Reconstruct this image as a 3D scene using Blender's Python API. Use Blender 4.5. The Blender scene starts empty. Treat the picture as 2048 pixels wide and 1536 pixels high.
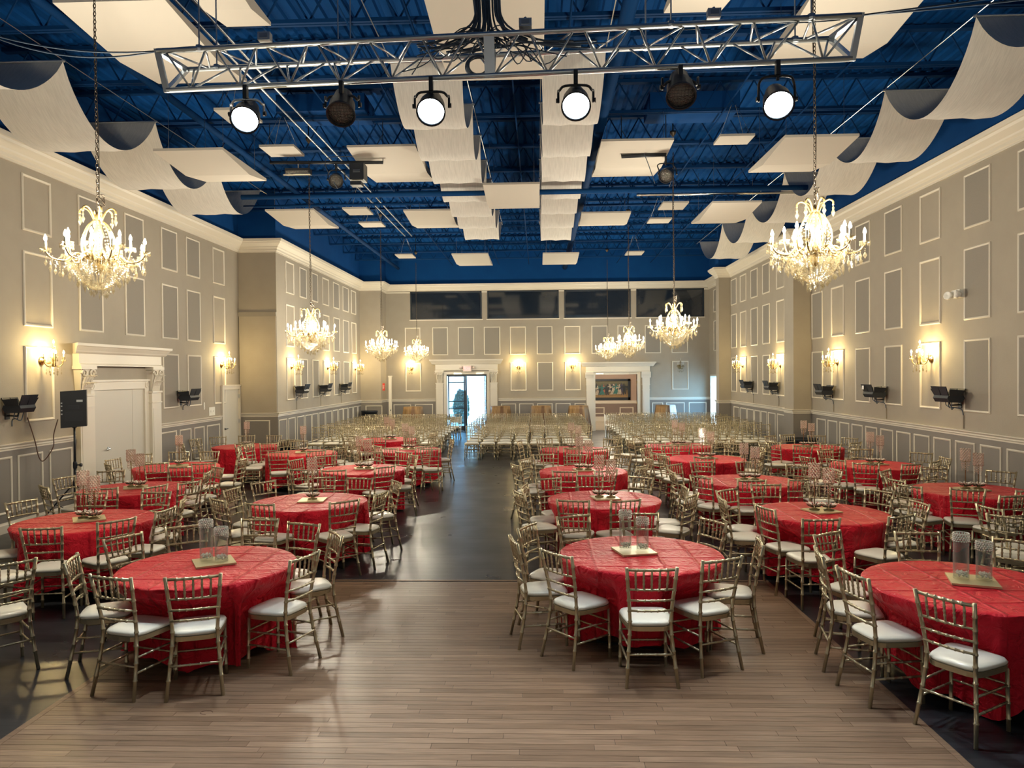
import bpy, math, random
from mathutils import Vector, Matrix
random.seed(11)
R = math.radians
PI = math.pi
C = bpy.context.scene.collection
S = bpy.context.scene

# ------------------------------------------------------------------ camera
CAM_H = 2.47
FPX, YAW, PITCH, ROLL = 1478.8, 0.0362, 0.0139, 0.0086
def basis():
    cy, sy = math.cos(YAW), math.sin(YAW)
    cp, sp = math.cos(PITCH), math.sin(PITCH)
    cr, sr = math.cos(ROLL), math.sin(ROLL)
    f, r, u = Vector((-sy, cy, 0)), Vector((cy, sy, 0)), Vector((0, 0, 1))
    f2 = f*cp - u*sp; u2 = u*cp + f*sp
    return r*cr - u2*sr, u2*cr + r*sr, f2
BR, BU, BF = basis()
EYE = Vector((0, 0, CAM_H))
cam_d = bpy.data.cameras.new('camera'); cam = bpy.data.objects.new('camera', cam_d); C.objects.link(cam)
cam.matrix_world = Matrix(((BR.x, BU.x, -BF.x, 0), (BR.y, BU.y, -BF.y, 0), (BR.z, BU.z, -BF.z, CAM_H), (0, 0, 0, 1)))
cam_d.sensor_width = 36; cam_d.lens = 36*FPX/2048; cam_d.clip_end = 300
S.camera = cam
# measured points of the photograph put back on real planes of the hall
def ray(px, py): return BF + BR*((px-1024)/FPX) - BU*((py-768)/FPX)
def on_z(px, py, z): d = ray(px, py); return EYE + d*((z-CAM_H)/d.z)
def on_x(px, py, x): d = ray(px, py); return EYE + d*(x/d.x)
def on_y(px, py, y): d = ray(px, py); return EYE + d*(y/d.y)

# ------------------------------------------------------------------ light and exposure
S.view_settings.view_transform = 'Standard'; S.view_settings.look = 'None'
S.view_settings.exposure = 0.0; S.view_settings.gamma = 1.0; S.view_settings.use_curve_mapping = False
W = bpy.data.worlds.new('sky'); S.world = W; W.use_nodes = True
bg = W.node_tree.nodes['Background']; bg.inputs[0].default_value = (0.26, 0.62, 1.0, 1); bg.inputs[1].default_value = 16.0
CHAND_W, SCONCE_W, SPOT_W, FOYER_W = 440.0, 60.0, 360.0, 260.0
sun_d = bpy.data.lights.new('sun', 'SUN'); sun_d.energy = 7; sun_d.angle = 0.02
sun = bpy.data.objects.new('sun', sun_d); C.objects.link(sun); sun.rotation_euler = (R(38), R(10), 0)
S.cycles.max_bounces = 8; S.cycles.diffuse_bounces = 4; S.cycles.glossy_bounces = 4
S.cycles.transparent_max_bounces = 16; S.cycles.transmission_bounces = 6
S.cycles.caustics_reflective = False; S.cycles.caustics_refractive = False
S.cycles.sample_clamp_indirect = 6.0
def lamp(name, kind, loc, energy, color, parent=None, radius=.05, **kw):
    d = bpy.data.lights.new(name, kind); d.energy = energy; d.color = color
    if kind in ('POINT', 'SPOT'): d.shadow_soft_size = radius
    for k, v in kw.items(): setattr(d, k, v)
    o = bpy.data.objects.new(name, d); C.objects.link(o); o.location = loc; o.parent = parent
    return o
WARM = (1.0, 0.91, 0.72)

# ------------------------------------------------------------------ materials
def mat(name, col, rough=.5, metal=0., spec=.5, noise=None, bump=None, emit=None, coat=0, sheen=0, aniso=0):
    m = bpy.data.materials.new(name); m.use_nodes = True
    nt = m.node_tree; b = nt.nodes['Principled BSDF']
    b.inputs['Base Color'].default_value = (*col, 1); b.inputs['Roughness'].default_value = rough
    b.inputs['Metallic'].default_value = metal; b.inputs['Specular IOR Level'].default_value = spec
    b.inputs['Coat Weight'].default_value = coat; b.inputs['Sheen Weight'].default_value = sheen
    b.inputs['Anisotropic'].default_value = aniso
    if noise or bump:
        tc = nt.nodes.new('ShaderNodeTexCoord')
    if noise:                                       # (scale, colour 2, stretch)
        n = nt.nodes.new('ShaderNodeTexNoise'); n.inputs['Scale'].default_value = noise[0]; n.inputs['Detail'].default_value = 4
        mp = nt.nodes.new('ShaderNodeMapping'); mp.inputs['Scale'].default_value = noise[2] if len(noise) > 2 else (1, 1, 1)
        mx = nt.nodes.new('ShaderNodeMix'); mx.data_type = 'RGBA'
        mx.inputs[6].default_value = (*col, 1); mx.inputs[7].default_value = (*noise[1], 1)
        cr = nt.nodes.new('ShaderNodeMapRange'); cr.inputs[1].default_value = .35; cr.inputs[2].default_value = .65
        nt.links.new(tc.outputs['Object'], mp.inputs[0]); nt.links.new(mp.outputs[0], n.inputs['Vector'])
        nt.links.new(n.outputs['Fac'], cr.inputs[0]); nt.links.new(cr.outputs[0], mx.inputs[0]); nt.links.new(mx.outputs[2], b.inputs['Base Color'])
    if bump:                                        # (scale, strength, distance, stretch)
        n = nt.nodes.new('ShaderNodeTexNoise'); n.inputs['Scale'].default_value = bump[0]; n.inputs['Detail'].default_value = 5
        mp = nt.nodes.new('ShaderNodeMapping'); mp.inputs['Scale'].default_value = bump[3] if len(bump) > 3 else (1, 1, 1)
        bp = nt.nodes.new('ShaderNodeBump'); bp.inputs['Strength'].default_value = bump[1]; bp.inputs['Distance'].default_value = bump[2]
        nt.links.new(tc.outputs['Object'], mp.inputs[0]); nt.links.new(mp.outputs[0], n.inputs['Vector'])
        nt.links.new(n.outputs['Fac'], bp.inputs['Height']); nt.links.new(bp.outputs[0], b.inputs['Normal'])
    if emit:
        b.inputs['Emission Color'].default_value = (*emit[0], 1); b.inputs['Emission Strength'].default_value = emit[1]
        m.cycles.emission_sampling = 'NONE'
    return m
def clear_mat(name, tint, amount, rough=.03, body=(.95, .93, .88), edge=1.0):
    m = bpy.data.materials.new(name); m.use_nodes = True; nt = m.node_tree
    out = nt.nodes['Material Output']; b = nt.nodes['Principled BSDF']
    b.inputs['Base Color'].default_value = (*body, 1); b.inputs['Roughness'].default_value = rough; b.inputs['Specular IOR Level'].default_value = 1.0
    t = nt.nodes.new('ShaderNodeBsdfTransparent'); t.inputs[0].default_value = (*tint, 1)
    mx = nt.nodes.new('ShaderNodeMixShader')
    fr = nt.nodes.new('ShaderNodeLayerWeight'); fr.inputs[0].default_value = .25
    mr = nt.nodes.new('ShaderNodeMapRange'); mr.inputs[3].default_value = 1-amount; mr.inputs[4].default_value = edge
    nt.links.new(fr.outputs['Facing'], mr.inputs[0]); nt.links.new(mr.outputs[0], mx.inputs[0])
    nt.links.new(t.outputs[0], mx.inputs[1]); nt.links.new(b.outputs[0], mx.inputs[2]); nt.links.new(mx.outputs[0], out.inputs[0])
    return m
M = {}
M['wall'] = mat('tan_wall_paint', (.345, .305, .245), .75, noise=(3, (.33, .29, .233)), bump=(60, .15, .01))
M['wain'] = mat('taupe_wainscot_paint', (.205, .185, .165), .6, noise=(2, (.195, .175, .157)))
M['fabric'] = mat('grey_panel_fabric', (.275, .25, .215), .9, noise=(150, (.245, .222, .19)), bump=(300, .4, .004))
M['trim'] = mat('cream_trim_paint', (.66, .61, .52), .45, bump=(30, .05, .01))
M['door'] = mat('cream_door_paint', (.56, .53, .46), .5, bump=(20, .05, .01))
M['navy'] = mat('navy_ceiling_paint', (.0018, .048, .185), .85, spec=.15, noise=(2, (.0022, .054, .20)))
M['navy_gloss'] = mat('navy_painted_steel', (.0018, .038, .135), .8, spec=.15, bump=(20, .05, .01))
M['deck'] = mat('navy_roof_deck', (.002, .058, .22), .9, spec=.1)
M['panel'] = mat('white_acoustic_felt', (.54, .495, .43), .9, bump=(200, .2, .004))
M['gold'] = mat('champagne_gold_lacquer', (.50, .43, .29), .30, metal=.75, noise=(8, (.46, .395, .265)))
M['cushion'] = mat('ivory_vinyl', (.76, .74, .66), .38, noise=(6, (.71, .685, .61)), bump=(14, .15, .02), coat=.2)
M['brass'] = mat('polished_brass', (.72, .52, .22), .22, metal=1, bump=(20, .03, .01))
M['ivory'] = mat('ivory_candle_sleeve', (.55, .52, .42), .4, noise=(20, (.5, .47, .38)))
M['gilt'] = mat('amber_glass_gilding', (.20, .135, .05), .25, metal=.3, noise=(25, (.28, .20, .09)))
M['crystal'] = clear_mat('cut_crystal', (1, .97, .90), .80, .06, (.27, .235, .16))
M['vase_crystal'] = clear_mat('frosted_crystal_chip', (1, 1, .98), .45, .08, (.90, .90, .86))
M['bead'] = clear_mat('rose_crystal_bead', (1, .92, .86), .38, .08, (.80, .65, .56))
M['glass'] = clear_mat('clear_glass', (.965, .985, .975), .975, .02, (.45, .50, .48), .55)
M['pane'] = clear_mat('door_glass', (.75, .86, .92), .9, .02, (.5, .6, .65))
M['bulb'] = mat('lit_flame_bulb', (1, .9, .7), .3, emit=((1, .85, .56), 14), noise=(5, (1, .88, .66)))
M['bulb_off'] = clear_mat('unlit_bulb_glass', (.95, .95, .95), .6)
M['lens_on'] = mat('lit_lamp_lens', (1, 1, 1), .3, emit=((.80, .96, 1), 60), noise=(5, (.98, 1, 1)))
M['lens_off'] = mat('faceted_lamp_lens', (.42, .40, .36), .15, metal=.7, bump=(90, 1, .02))
M['black'] = mat('black_metal', (.012, .016, .024), .45, bump=(40, .08, .01))
M['black_plastic'] = mat('black_plastic', (.010, .014, .020), .5, bump=(300, .3, .004))
M['alu'] = mat('brushed_aluminium', (.62, .66, .70), .32, metal=.9, bump=(90, .06, .01, (1, 20, 20)))
M['cable'] = mat('dark_cable_rubber', (.035, .06, .10), .45, noise=(6, (.06, .09, .14)))
M['brown_cable'] = mat('brown_cable_rubber', (.10, .05, .035), .5, noise=(6, (.12, .06, .04)))
M['chain'] = mat('aged_bronze', (.16, .13, .10), .4, metal=.8, noise=(30, (.10, .08, .06)))
M['steel'] = mat('satin_steel', (.55, .55, .54), .3, metal=1, noise=(9, (.5, .5, .49)))
M['gold_tray'] = mat('gold_mirror_tray', (.52, .45, .27), .4, metal=.4, noise=(5, (.58, .50, .29)))
M['sequin'] = mat('gold_sequin_cloth', (.44, .28, .13), .5, metal=.3, noise=(7, (.16, .085, .04), (1, 1, .12)), bump=(90, .6, .01))  # upright brown streaks paint the shade of the folds into the gold
M['white_cloth'] = mat('white_satin_cloth', (.82, .80, .76), .5, noise=(6, (.78, .76, .72)))
M['white_plastic'] = mat('white_resin', (.78, .77, .72), .4, noise=(4, (.74, .73, .68)))
M['leaf'] = mat('hedge_leaf', (.05, .13, .05), .6, noise=(3, (.09, .20, .07)))
M['pale_leaf'] = mat('grey_green_leaf', (.16, .24, .19), .6, noise=(3, (.22, .30, .24)))
M['stone'] = mat('pale_limestone', (.62, .58, .46), .8, noise=(4, (.55, .52, .41)), bump=(25, .3, .02))
M['paving'] = mat('pale_concrete', (.55, .56, .55), .85, noise=(2, (.48, .49, .48)))
M['white_wall'] = mat('white_render', (.75, .76, .76), .85, noise=(1.5, (.70, .71, .71)))
M['tile'] = mat('beige_floor_tile', (.50, .45, .36), .3, noise=(2, (.46, .41, .33)))
M['foyer'] = mat('rose_tan_paint', (.42, .31, .25), .7, noise=(2, (.40, .295, .24)))
M['foyer_dado'] = mat('brown_dado_paint', (.22, .17, .15), .6, noise=(2, (.21, .16, .14)))
M['red_sign'] = mat('red_sign_enamel', (.55, .03, .02), .4, noise=(9, (.5, .03, .02)))
M['exit_red'] = mat('lit_exit_lettering', (.8, .05, .05), .4, emit=((1, .10, .09), 5), noise=(9, (.8, .06, .05)))
M['exit_glow'] = mat('backlit_exit_plate', (.7, .4, .38), .4, emit=((1, .45, .40), .7), noise=(9, (.68, .38, .36)))
M['exit_face'] = mat('exit_sign_housing', (.72, .62, .55), .4, noise=(9, (.7, .6, .53)))
M['clerestory'] = mat('dark_window_glass', (.012, .018, .028), .06, spec=.9, noise=(.7, (.02, .026, .036)))
M['frame_dark'] = mat('dark_bronze_frame', (.012, .020, .032), .4, noise=(9, (.015, .024, .036)))
M['petal'] = mat('white_petal', (.82, .74, .66), .6, noise=(40, (.75, .66, .58)))
M['dark_leaf'] = mat('dark_silk_leaf', (.05, .035, .03), .5, noise=(50, (.09, .07, .05)))
M['swag'] = mat('sheer_grey_fabric', (.70, .67, .62), .85, noise=(9, (.60, .575, .535), (7, .5, .5)), bump=(40, .35, .01, (30, 1, 1)), sheen=.3)

def satin():
    m = bpy.data.materials.new('red_crushed_satin'); m.use_nodes = True; nt = m.node_tree; L = nt.links
    b = nt.nodes['Principled BSDF']; b.inputs['Roughness'].default_value = .42; b.inputs['Specular IOR Level'].default_value = .45; b.inputs['Specular Tint'].default_value = (1, .22, .22, 1)
    b.inputs['Sheen Weight'].default_value = .08; b.inputs['Sheen Tint'].default_value = (1, .25, .25, 1); b.inputs['Sheen Roughness'].default_value = .35
    tc = nt.nodes.new('ShaderNodeTexCoord')
    n = nt.nodes.new('ShaderNodeTexNoise'); n.inputs['Scale'].default_value = 4; n.inputs['Detail'].default_value = 5
    mx = nt.nodes.new('ShaderNodeMix'); mx.data_type = 'RGBA'
    mx.inputs[6].default_value = (.62, .016, .034, 1); mx.inputs[7].default_value = (.50, .012, .028, 1)
    L.new(tc.outputs['Object'], n.inputs['Vector']); L.new(n.outputs['Fac'], mx.inputs[0]); L.new(mx.outputs[2], b.inputs['Base Color'])
    # crumple + pressed-fold creases
    n2 = nt.nodes.new('ShaderNodeTexNoise'); n2.inputs['Scale'].default_value = 9; n2.inputs['Detail'].default_value = 6; n2.inputs['Distortion'].default_value = 1.2
    L.new(tc.outputs['Object'], n2.inputs['Vector'])
    def crease(axis):
        w = nt.nodes.new('ShaderNodeTexWave'); w.wave_type = 'BANDS'; w.bands_direction = axis; w.wave_profile = 'SIN'
        w.inputs['Scale'].default_value = 1.05; w.inputs['Distortion'].default_value = .5; w.inputs['Detail Scale'].default_value = 2
        L.new(tc.outputs['Object'], w.inputs['Vector'])
        p = nt.nodes.new('ShaderNodeMath'); p.operation = 'POWER'; p.inputs[1].default_value = 40
        L.new(w.outputs['Fac'], p.inputs[0]); return p
    cx, cy_ = crease('X'), crease('Y')
    a = nt.nodes.new('ShaderNodeMath'); a.operation = 'MAXIMUM'; L.new(cx.outputs[0], a.inputs[0]); L.new(cy_.outputs[0], a.inputs[1])
    s = nt.nodes.new('ShaderNodeMath'); s.operation = 'MULTIPLY_ADD'; s.inputs[1].default_value = .5
    L.new(a.outputs[0], s.inputs[0]); L.new(n2.outputs['Fac'], s.inputs[2])
    bp = nt.nodes.new('ShaderNodeBump'); bp.inputs['Strength'].default_value = .75; bp.inputs['Distance'].default_value = .06
    L.new(s.outputs[0], bp.inputs['Height']); L.new(bp.outputs[0], b.inputs['Normal'])
    return m
M['satin'] = satin()
def wood(name, cols, rough, planks=None):
    m = bpy.data.materials.new(name); m.use_nodes = True; nt = m.node_tree; L = nt.links
    b = nt.nodes['Principled BSDF']; b.inputs['Specular IOR Level'].default_value = .36
    ge = nt.nodes.new('ShaderNodeNewGeometry'); oi = nt.nodes.new('ShaderNodeObjectInfo'); tc = nt.nodes.new('ShaderNodeTexCoord')
    ad = nt.nodes.new('ShaderNodeMath'); ad.operation = 'ADD'; fr = nt.nodes.new('ShaderNodeMath'); fr.operation = 'FRACT'
    L.new(ge.outputs['Random Per Island'], ad.inputs[0]); L.new(oi.outputs['Random'], ad.inputs[1]); L.new(ad.outputs[0], fr.inputs[0])
    ramp = nt.nodes.new('ShaderNodeValToRGB'); e = ramp.color_ramp.elements
    e[0].color = (*cols[0], 1); e[1].color = (*cols[1], 1)
    mp = nt.nodes.new('ShaderNodeMapping'); mp.inputs['Scale'].default_value = (1.2, 28, 28)
    n = nt.nodes.new('ShaderNodeTexNoise'); n.inputs['Scale'].default_value = 3; n.inputs['Detail'].default_value = 6; n.inputs['Distortion'].default_value = .6
    L.new(ge.outputs['Position'], mp.inputs[0]); L.new(mp.outputs[0], n.inputs['Vector'])
    mx = nt.nodes.new('ShaderNodeMix'); mx.data_type = 'RGBA'; mx.blend_type = 'MULTIPLY'; mx.inputs[0].default_value = .55
    r2 = nt.nodes.new('ShaderNodeValToRGB'); r2.color_ramp.elements[0].position = .35; r2.color_ramp.elements[0].color = (.35, .33, .32, 1)
    r2.color_ramp.elements[1].position = .62; r2.color_ramp.elements[1].color = (1, 1, 1, 1)
    L.new(n.outputs['Fac'], r2.inputs[0]); L.new(ramp.outputs[0], mx.inputs[6]); L.new(r2.outputs[0], mx.inputs[7]); L.new(mx.outputs[2], b.inputs['Base Color'])
    if planks:
        br = nt.nodes.new('ShaderNodeTexBrick'); br.offset = .37; br.inputs['Scale'].default_value = 1; br.inputs['Brick Width'].default_value = 1.1
        br.inputs['Row Height'].default_value = .07; br.inputs['Mortar Size'].default_value = .002
        br.inputs['Color1'].default_value = (0, 0, 0, 1); br.inputs['Color2'].default_value = (1, 1, 1, 1); br.inputs['Mortar'].default_value = (0, 0, 0, 1)
        L.new(ge.outputs['Position'], br.inputs['Vector']); L.new(br.outputs['Color'], ramp.inputs[0])
        bp = nt.nodes.new('ShaderNodeBump'); bp.inputs['Strength'].default_value = .25; bp.inputs['Distance'].default_value = .003
        iv = nt.nodes.new('ShaderNodeMath'); iv.operation = 'SUBTRACT'; iv.inputs[0].default_value = 1; L.new(br.outputs['Fac'], iv.inputs[1])
        L.new(iv.outputs[0], bp.inputs['Height']); L.new(bp.outputs[0], b.inputs['Normal'])
    else:
        L.new(fr.outputs[0], ramp.inputs[0])
    n3 = nt.nodes.new('ShaderNodeTexNoise'); n3.inputs['Scale'].default_value = 1.3; n3.inputs['Detail'].default_value = 4
    L.new(ge.outputs['Position'], n3.inputs['Vector'])
    mr = nt.nodes.new('ShaderNodeMapRange'); mr.inputs[3].default_value = rough[0]; mr.inputs[4].default_value = rough[1]
    L.new(n3.outputs['Fac'], mr.inputs[0]); L.new(mr.outputs[0], b.inputs['Roughness'])
    return m
M['oak'] = wood('brown_oak_strip', ((.175, .107, .067), (.275, .178, .118)), (.26, .46))
M['dark_floor'] = wood('charcoal_stained_strip', ((.018, .020, .025), (.036, .038, .044)), (.20, .42), True)

# ------------------------------------------------------------------ mesh helpers
class MB:
    def __init__(s): s.v = []; s.f = []
    def add(s, vs, fs):
        n = len(s.v); s.v += [tuple(p) for p in vs]; s.f += [tuple(i+n for i in f) for f in fs]; return s
    def merge(s, o, mtx=None):
        return s.add([mtx @ Vector(p) for p in o.v] if mtx else o.v, o.f)
    def box(s, c, d, rot=None):
        c = Vector(c); x, y, z = d[0]/2, d[1]/2, d[2]/2
        vs = [Vector((a, b, e)) for a in (-x, x) for b in (-y, y) for e in (-z, z)]
        if rot: vs = [rot @ p for p in vs]
        return s.add([p+c for p in vs], [(0, 1, 3, 2), (4, 6, 7, 5), (0, 4, 5, 1), (2, 3, 7, 6), (0, 2, 6, 4), (1, 5, 7, 3)])
    def tube(s, pts, rad, seg=8, caps=True):
        pts = [Vector(p) for p in pts]; n = len(pts)
        rad = [rad]*n if isinstance(rad, (int, float)) else rad
        t0 = (pts[1]-pts[0]).normalized()
        a = t0.orthogonal().normalized(); vs = []; fs = []
        for i in range(n):
            t = (pts[min(i+1, n-1)]-pts[max(i-1, 0)]).normalized()
            a = (a - t*a.dot(t)); a = a.normalized() if a.length > 1e-6 else t.orthogonal().normalized()
            b = t.cross(a)
            for k in range(seg):
                q = 2*PI*k/seg; vs.append(pts[i] + (a*math.cos(q)+b*math.sin(q))*rad[i])
        for i in range(n-1):
            for k in range(seg):
                k2 = (k+1) % seg; fs.append((i*seg+k, i*seg+k2, (i+1)*seg+k2, (i+1)*seg+k))
        if caps: fs += [tuple(range(seg-1, -1, -1)), tuple(range((n-1)*seg, n*seg))]
        return s.add(vs, fs)
    def lathe(s, prof, seg=12, c=(0, 0, 0), rot=None, caps=True):
        vs = []; fs = []; c = Vector(c)
        for r, z in prof:
            for k in range(seg):
                p = Vector((r*math.cos(2*PI*k/seg), r*math.sin(2*PI*k/seg), z)); vs.append((rot @ p if rot else p)+c)
        for i in range(len(prof)-1):
            for k in range(seg):
                k2 = (k+1) % seg; fs.append((i*seg+k, i*seg+k2, (i+1)*seg+k2, (i+1)*seg+k))
        if caps: fs += [tuple(range(seg-1, -1, -1)), tuple(range((len(prof)-1)*seg, len(prof)*seg))]
        return s.add(vs, fs)
    def gem(s, c, r, h=None, seg=6):                 # faceted bead or drop
        c = Vector(c); h = h or r
        return s.add([c+Vector((0, 0, h))]+[c+Vector((r*math.cos(2*PI*k/seg), r*math.sin(2*PI*k/seg), 0)) for k in range(seg)]+[c-Vector((0, 0, h))],
                     [(0, 1+k, 1+(k+1) % seg) for k in range(seg)]+[(seg+1, 1+(k+1) % seg, 1+k) for k in range(seg)])
    def prism(s, poly, d0, d1, fn):                  # poly: 2-D points; fn(u, v, d) -> 3-D
        n = len(poly)
        return s.add([fn(u, v, d0) for u, v in poly]+[fn(u, v, d1) for u, v in poly],
                     [tuple(range(n-1, -1, -1)), tuple(range(n, 2*n))]+[(i, (i+1) % n, n+(i+1) % n, n+i) for i in range(n)])
    def mesh(s, name, m, smooth=False):
        me = bpy.data.meshes.new(name); me.from_pydata(s.v, [], s.f)
        if m: me.materials.append(M[m] if isinstance(m, str) else m)
        if smooth: me.polygons.foreach_set('use_smooth', [True]*len(me.polygons))
        return me
    def build(s, name, m, parent=None, loc=None, smooth=False, kind=None, rot=None):
        return put(name, s.mesh(name, m, smooth), parent, loc, kind, rot)
def put(name, me, parent=None, loc=None, kind=None, rot=None):
    o = bpy.data.objects.new(name, me); C.objects.link(o)
    if parent: o.parent = parent
    if loc: o.location = loc
    if rot: o.rotation_euler = rot
    if kind: o['kind'] = kind
    return o
def tag(o, label, cat, group=None, kind=None):
    o['label'] = label; o['category'] = cat
    if group: o['group'] = group
    if kind: o['kind'] = kind
    return o
def thing(name, label, cat, loc=(0, 0, 0), rz=0, group=None, kind=None):
    o = bpy.data.objects.new(name, None); C.objects.link(o); o.location = loc; o.rotation_euler = (0, 0, rz); o.empty_display_size = .1
    return tag(o, label, cat, group, kind)
KIDS = {}
def kids(o):
    if o.name not in KIDS: KIDS[o.name] = list(o.children)
    return KIDS[o.name]
def dup(o, parent=None):
    c = o.copy(); C.objects.link(c); c.parent = parent
    for ch in kids(o): dup(ch, c)
    return c
def link_pts(a, b, sag, n=12):
    a, b = Vector(a), Vector(b)
    return [a.lerp(b, i/n) - Vector((0, 0, sag*4*(i/n)*(1-i/n))) for i in range(n+1)]
def smooth_path(ctrl, n=6):
    P = [Vector(p) for p in ctrl]; out = []
    for i in range(len(P)-1):
        p0, p1, p2, p3 = P[max(i-1, 0)], P[i], P[i+1], P[min(i+2, len(P)-1)]
        for k in range(n):
            t = k/n; out.append(.5*((2*p1)+(p2-p0)*t+(2*p0-5*p1+4*p2-p3)*t*t+(3*p1-p0-3*p2+p3)*t**3))
    return out+[P[-1]]

# ------------------------------------------------------------------ hall dimensions
XL, XR, YB = -8.512, 7.478, 31.736
Z1T, Z1B, Z2T, Z2B, Z3T, Z3B = 5.864, 4.92, 4.586, 3.335, 3.0, 1.734
ZD = 1.416
ZC0, ZC1, ZTOP = 5.97, 6.33, 7.75
YFRONT = -4.0
YR = on_x(478, 650, XL).y
XL2 = on_y(553, 650, YR).x
YA = YB - 1.15
XA = on_y(761, 700, YA).x
XR2 = on_y(1418.5, 700, YB).x
YQ = on_x(1623, 700, XR).y
XQ = on_y(1587, 700, YQ).x
XR3 = XQ + .16
YP = on_x(1462, 700, XR3).y
XPI = on_y(1438, 700, YP).x
PATH = [(XL, YFRONT), (XL, YR), (XL2, YR), (XL2, YA), (XA, YA), (XA, YB), (XR2, YB), (XR2, YP+.45), (XPI, YP+.45), (XPI, YP), (XR3, YP), (XR3, YQ+.75), (XQ, YQ+.75), (XQ, YQ), (XR, YQ), (XR, YFRONT)]
WNAME = ['wall_left', 'wall_left_return', 'wall_left_rear', 'wall_back_return', 'wall_back_jog', 'wall_back', 'wall_right_alcove', 'wall_right_pier_back', 'wall_right_pier_side',
         'wall_right_pier_front', 'wall_right_rear', 'wall_right_pilaster_back', 'wall_right_pilaster_side', 'wall_right_pilaster_front', 'wall_right']
WLAB = ['long tan panelled wall behind the tripod speaker', 'tan wall face turned to the camera beside the small white door', 'tan panelled wall with three black wall lights beyond the small white door',
        'tan corner wall face with the red fire sign', 'short tan jog beside the rear corner', 'tan end wall with dark clerestory windows and the entrance', 'narrow tan alcove wall lit blue by daylight',
        'back face of the rear pier', 'inner side face of the rear pier', 'pale front face of the rear pier', 'tan panelled wall between pier and pilaster', 'back face of the tan pilaster',
        'inner side of the tan pilaster', 'pale front face of the tan pilaster', 'long tan panelled wall with the emergency light']
class Wl: pass
WALLS = {}
def frame_fn(w):
    def fn(s, h, z): return Vector((w.p.x+w.d.x*s+w.n.x*h, w.p.y+w.d.y*s+w.n.y*h, z))
    return fn
for i, nm in enumerate(WNAME):
    w = Wl(); w.p = Vector(PATH[i]); q = Vector(PATH[i+1]); w.L = (q-w.p).length; w.d = (q-w.p).normalized(); w.n = Vector((w.d.y, -w.d.x)); w.fn = frame_fn(w)
    def turn(k):
        if k <= 0 or k >= len(PATH)-1: return 0
        a = Vector(PATH[k])-Vector(PATH[k-1]); b = Vector(PATH[k+1])-Vector(PATH[k]); return 1 if a.x*b.y-a.y*b.x < 0 else -1   # 1: inside corner
    w.m0, w.m1 = turn(i), -turn(i+1); w.name = nm; w.holes = []; w.breaks = []; w.label = WLAB[i]
    w.s_of = lambda P, w=w: (Vector((P[0], P[1]))-w.p).dot(w.d)
    WALLS[nm] = w
def s_px(w, px, py=700):                                # position along a wall of a pixel column
    if abs(w.d.y) > .5: return w.s_of(on_x(px, py, w.p.x))
    return w.s_of(on_y(px, py, w.p.y))
WBK, WLF, WRT, WLR, WRR = WALLS['wall_back'], WALLS['wall_left'], WALLS['wall_right'], WALLS['wall_left_rear'], WALLS['wall_right_rear']
DOORB = (s_px(WBK, 893), s_px(WBK, 973)); DOORP = (s_px(WBK, 1190), s_px(WBK, 1274))
WBK.holes = [(DOORB[0], DOORB[1], 0, 2.46), (DOORP[0], DOORP[1], 0, 2.40)]
CLER = [(s_px(WBK, a, 610), s_px(WBK, b, 610)) for a, b in ((820.5, 963.5), (974.5, 1117.5), (1128.5, 1261.5), (1272.5, 1408))]
for a, b in CLER: WBK.holes.append((a, b, 4.83, 6.03))
WAL = WALLS['wall_right_alcove']; WAL.holes = [(.35, 2.7, 0, 2.3)]  # part hidden behind the pier is added to strengthen the daylight
WBK.breaks = [(s_px(WBK, 871)-.02, s_px(WBK, 995)+.02), (s_px(WBK, 1172)-.02, s_px(WBK, 1298)+.02)]
SD = (s_px(WLF, 146, 800), s_px(WLF, 313, 800)); SD2 = (s_px(WLF, 441, 800), s_px(WLF, 477, 800))
WLF.breaks = [(SD[0]-.02, SD[1]+.02), (SD2[0], SD2[1])]
WAL.breaks = [(.3, 2.76)]

def extrude(w, prof, s0, s1, m0=0, m1=0, mb=None):
    mb = mb or MB(); n = len(prof)
    A = [w.fn(s0+m0*h, h, z) for h, z in prof]; B = [w.fn(s1+m1*h, h, z) for h, z in prof]
    return mb.add(A+B, [tuple(range(n)), tuple(range(2*n-1, n-1, -1))]+[(i, n+i, n+(i+1) % n, (i+1) % n) for i in range(n)])
CROWN = [(0, ZC0), (.03, ZC0), (.03, ZC0+.035), (.05, ZC0+.05), (.055, ZC0+.10), (.09, ZC0+.13), (.10, ZC0+.16), (.19, ZC0+.24), (.21, ZC0+.28), (.235, ZC0+.29), (.25, ZC0+.36), (0, ZC0+.36)]
RAIL = [(0, ZD-.11), (.018, ZD-.11), (.02, ZD-.085), (.035, ZD-.07), (.035, ZD-.045), (.06, ZD-.02), (.062, ZD), (0, ZD)]
BASE = [(0, 0), (.024, 0), (.024, .13), (.016, .15), (.010, .17), (0, .17)]
def spans(w, brk):
    out = []; s = 0
    for a, b in sorted(brk):
        out.append((s, a)); s = b
    out.append((s, w.L)); return [(a, b) for a, b in out if b-a > .01]
def picture_frame(w, s0, s1, z0, z1, bw=.045, h=.028):
    mb = MB(); prof = [(0, 0), (0, h*.5), (bw*.35, h), (bw*.7, h*.8), (bw, h*.35), (bw, 0)]    # (inward, out)
    cs = [(s0, z0, 1, 1), (s1, z0, -1, 1), (s1, z1, -1, -1), (s0, z1, 1, -1)]
    n = len(prof); vs = [w.fn(s+a*u, hh, z+b*u) for s, z, a, b in cs for u, hh in prof]
    fs = [(i*n+k, i*n+k+1, ((i+1) % 4)*n+k+1, ((i+1) % 4)*n+k) for i in range(4) for k in range(n-1)]
    return mb.add(vs, fs)
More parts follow.
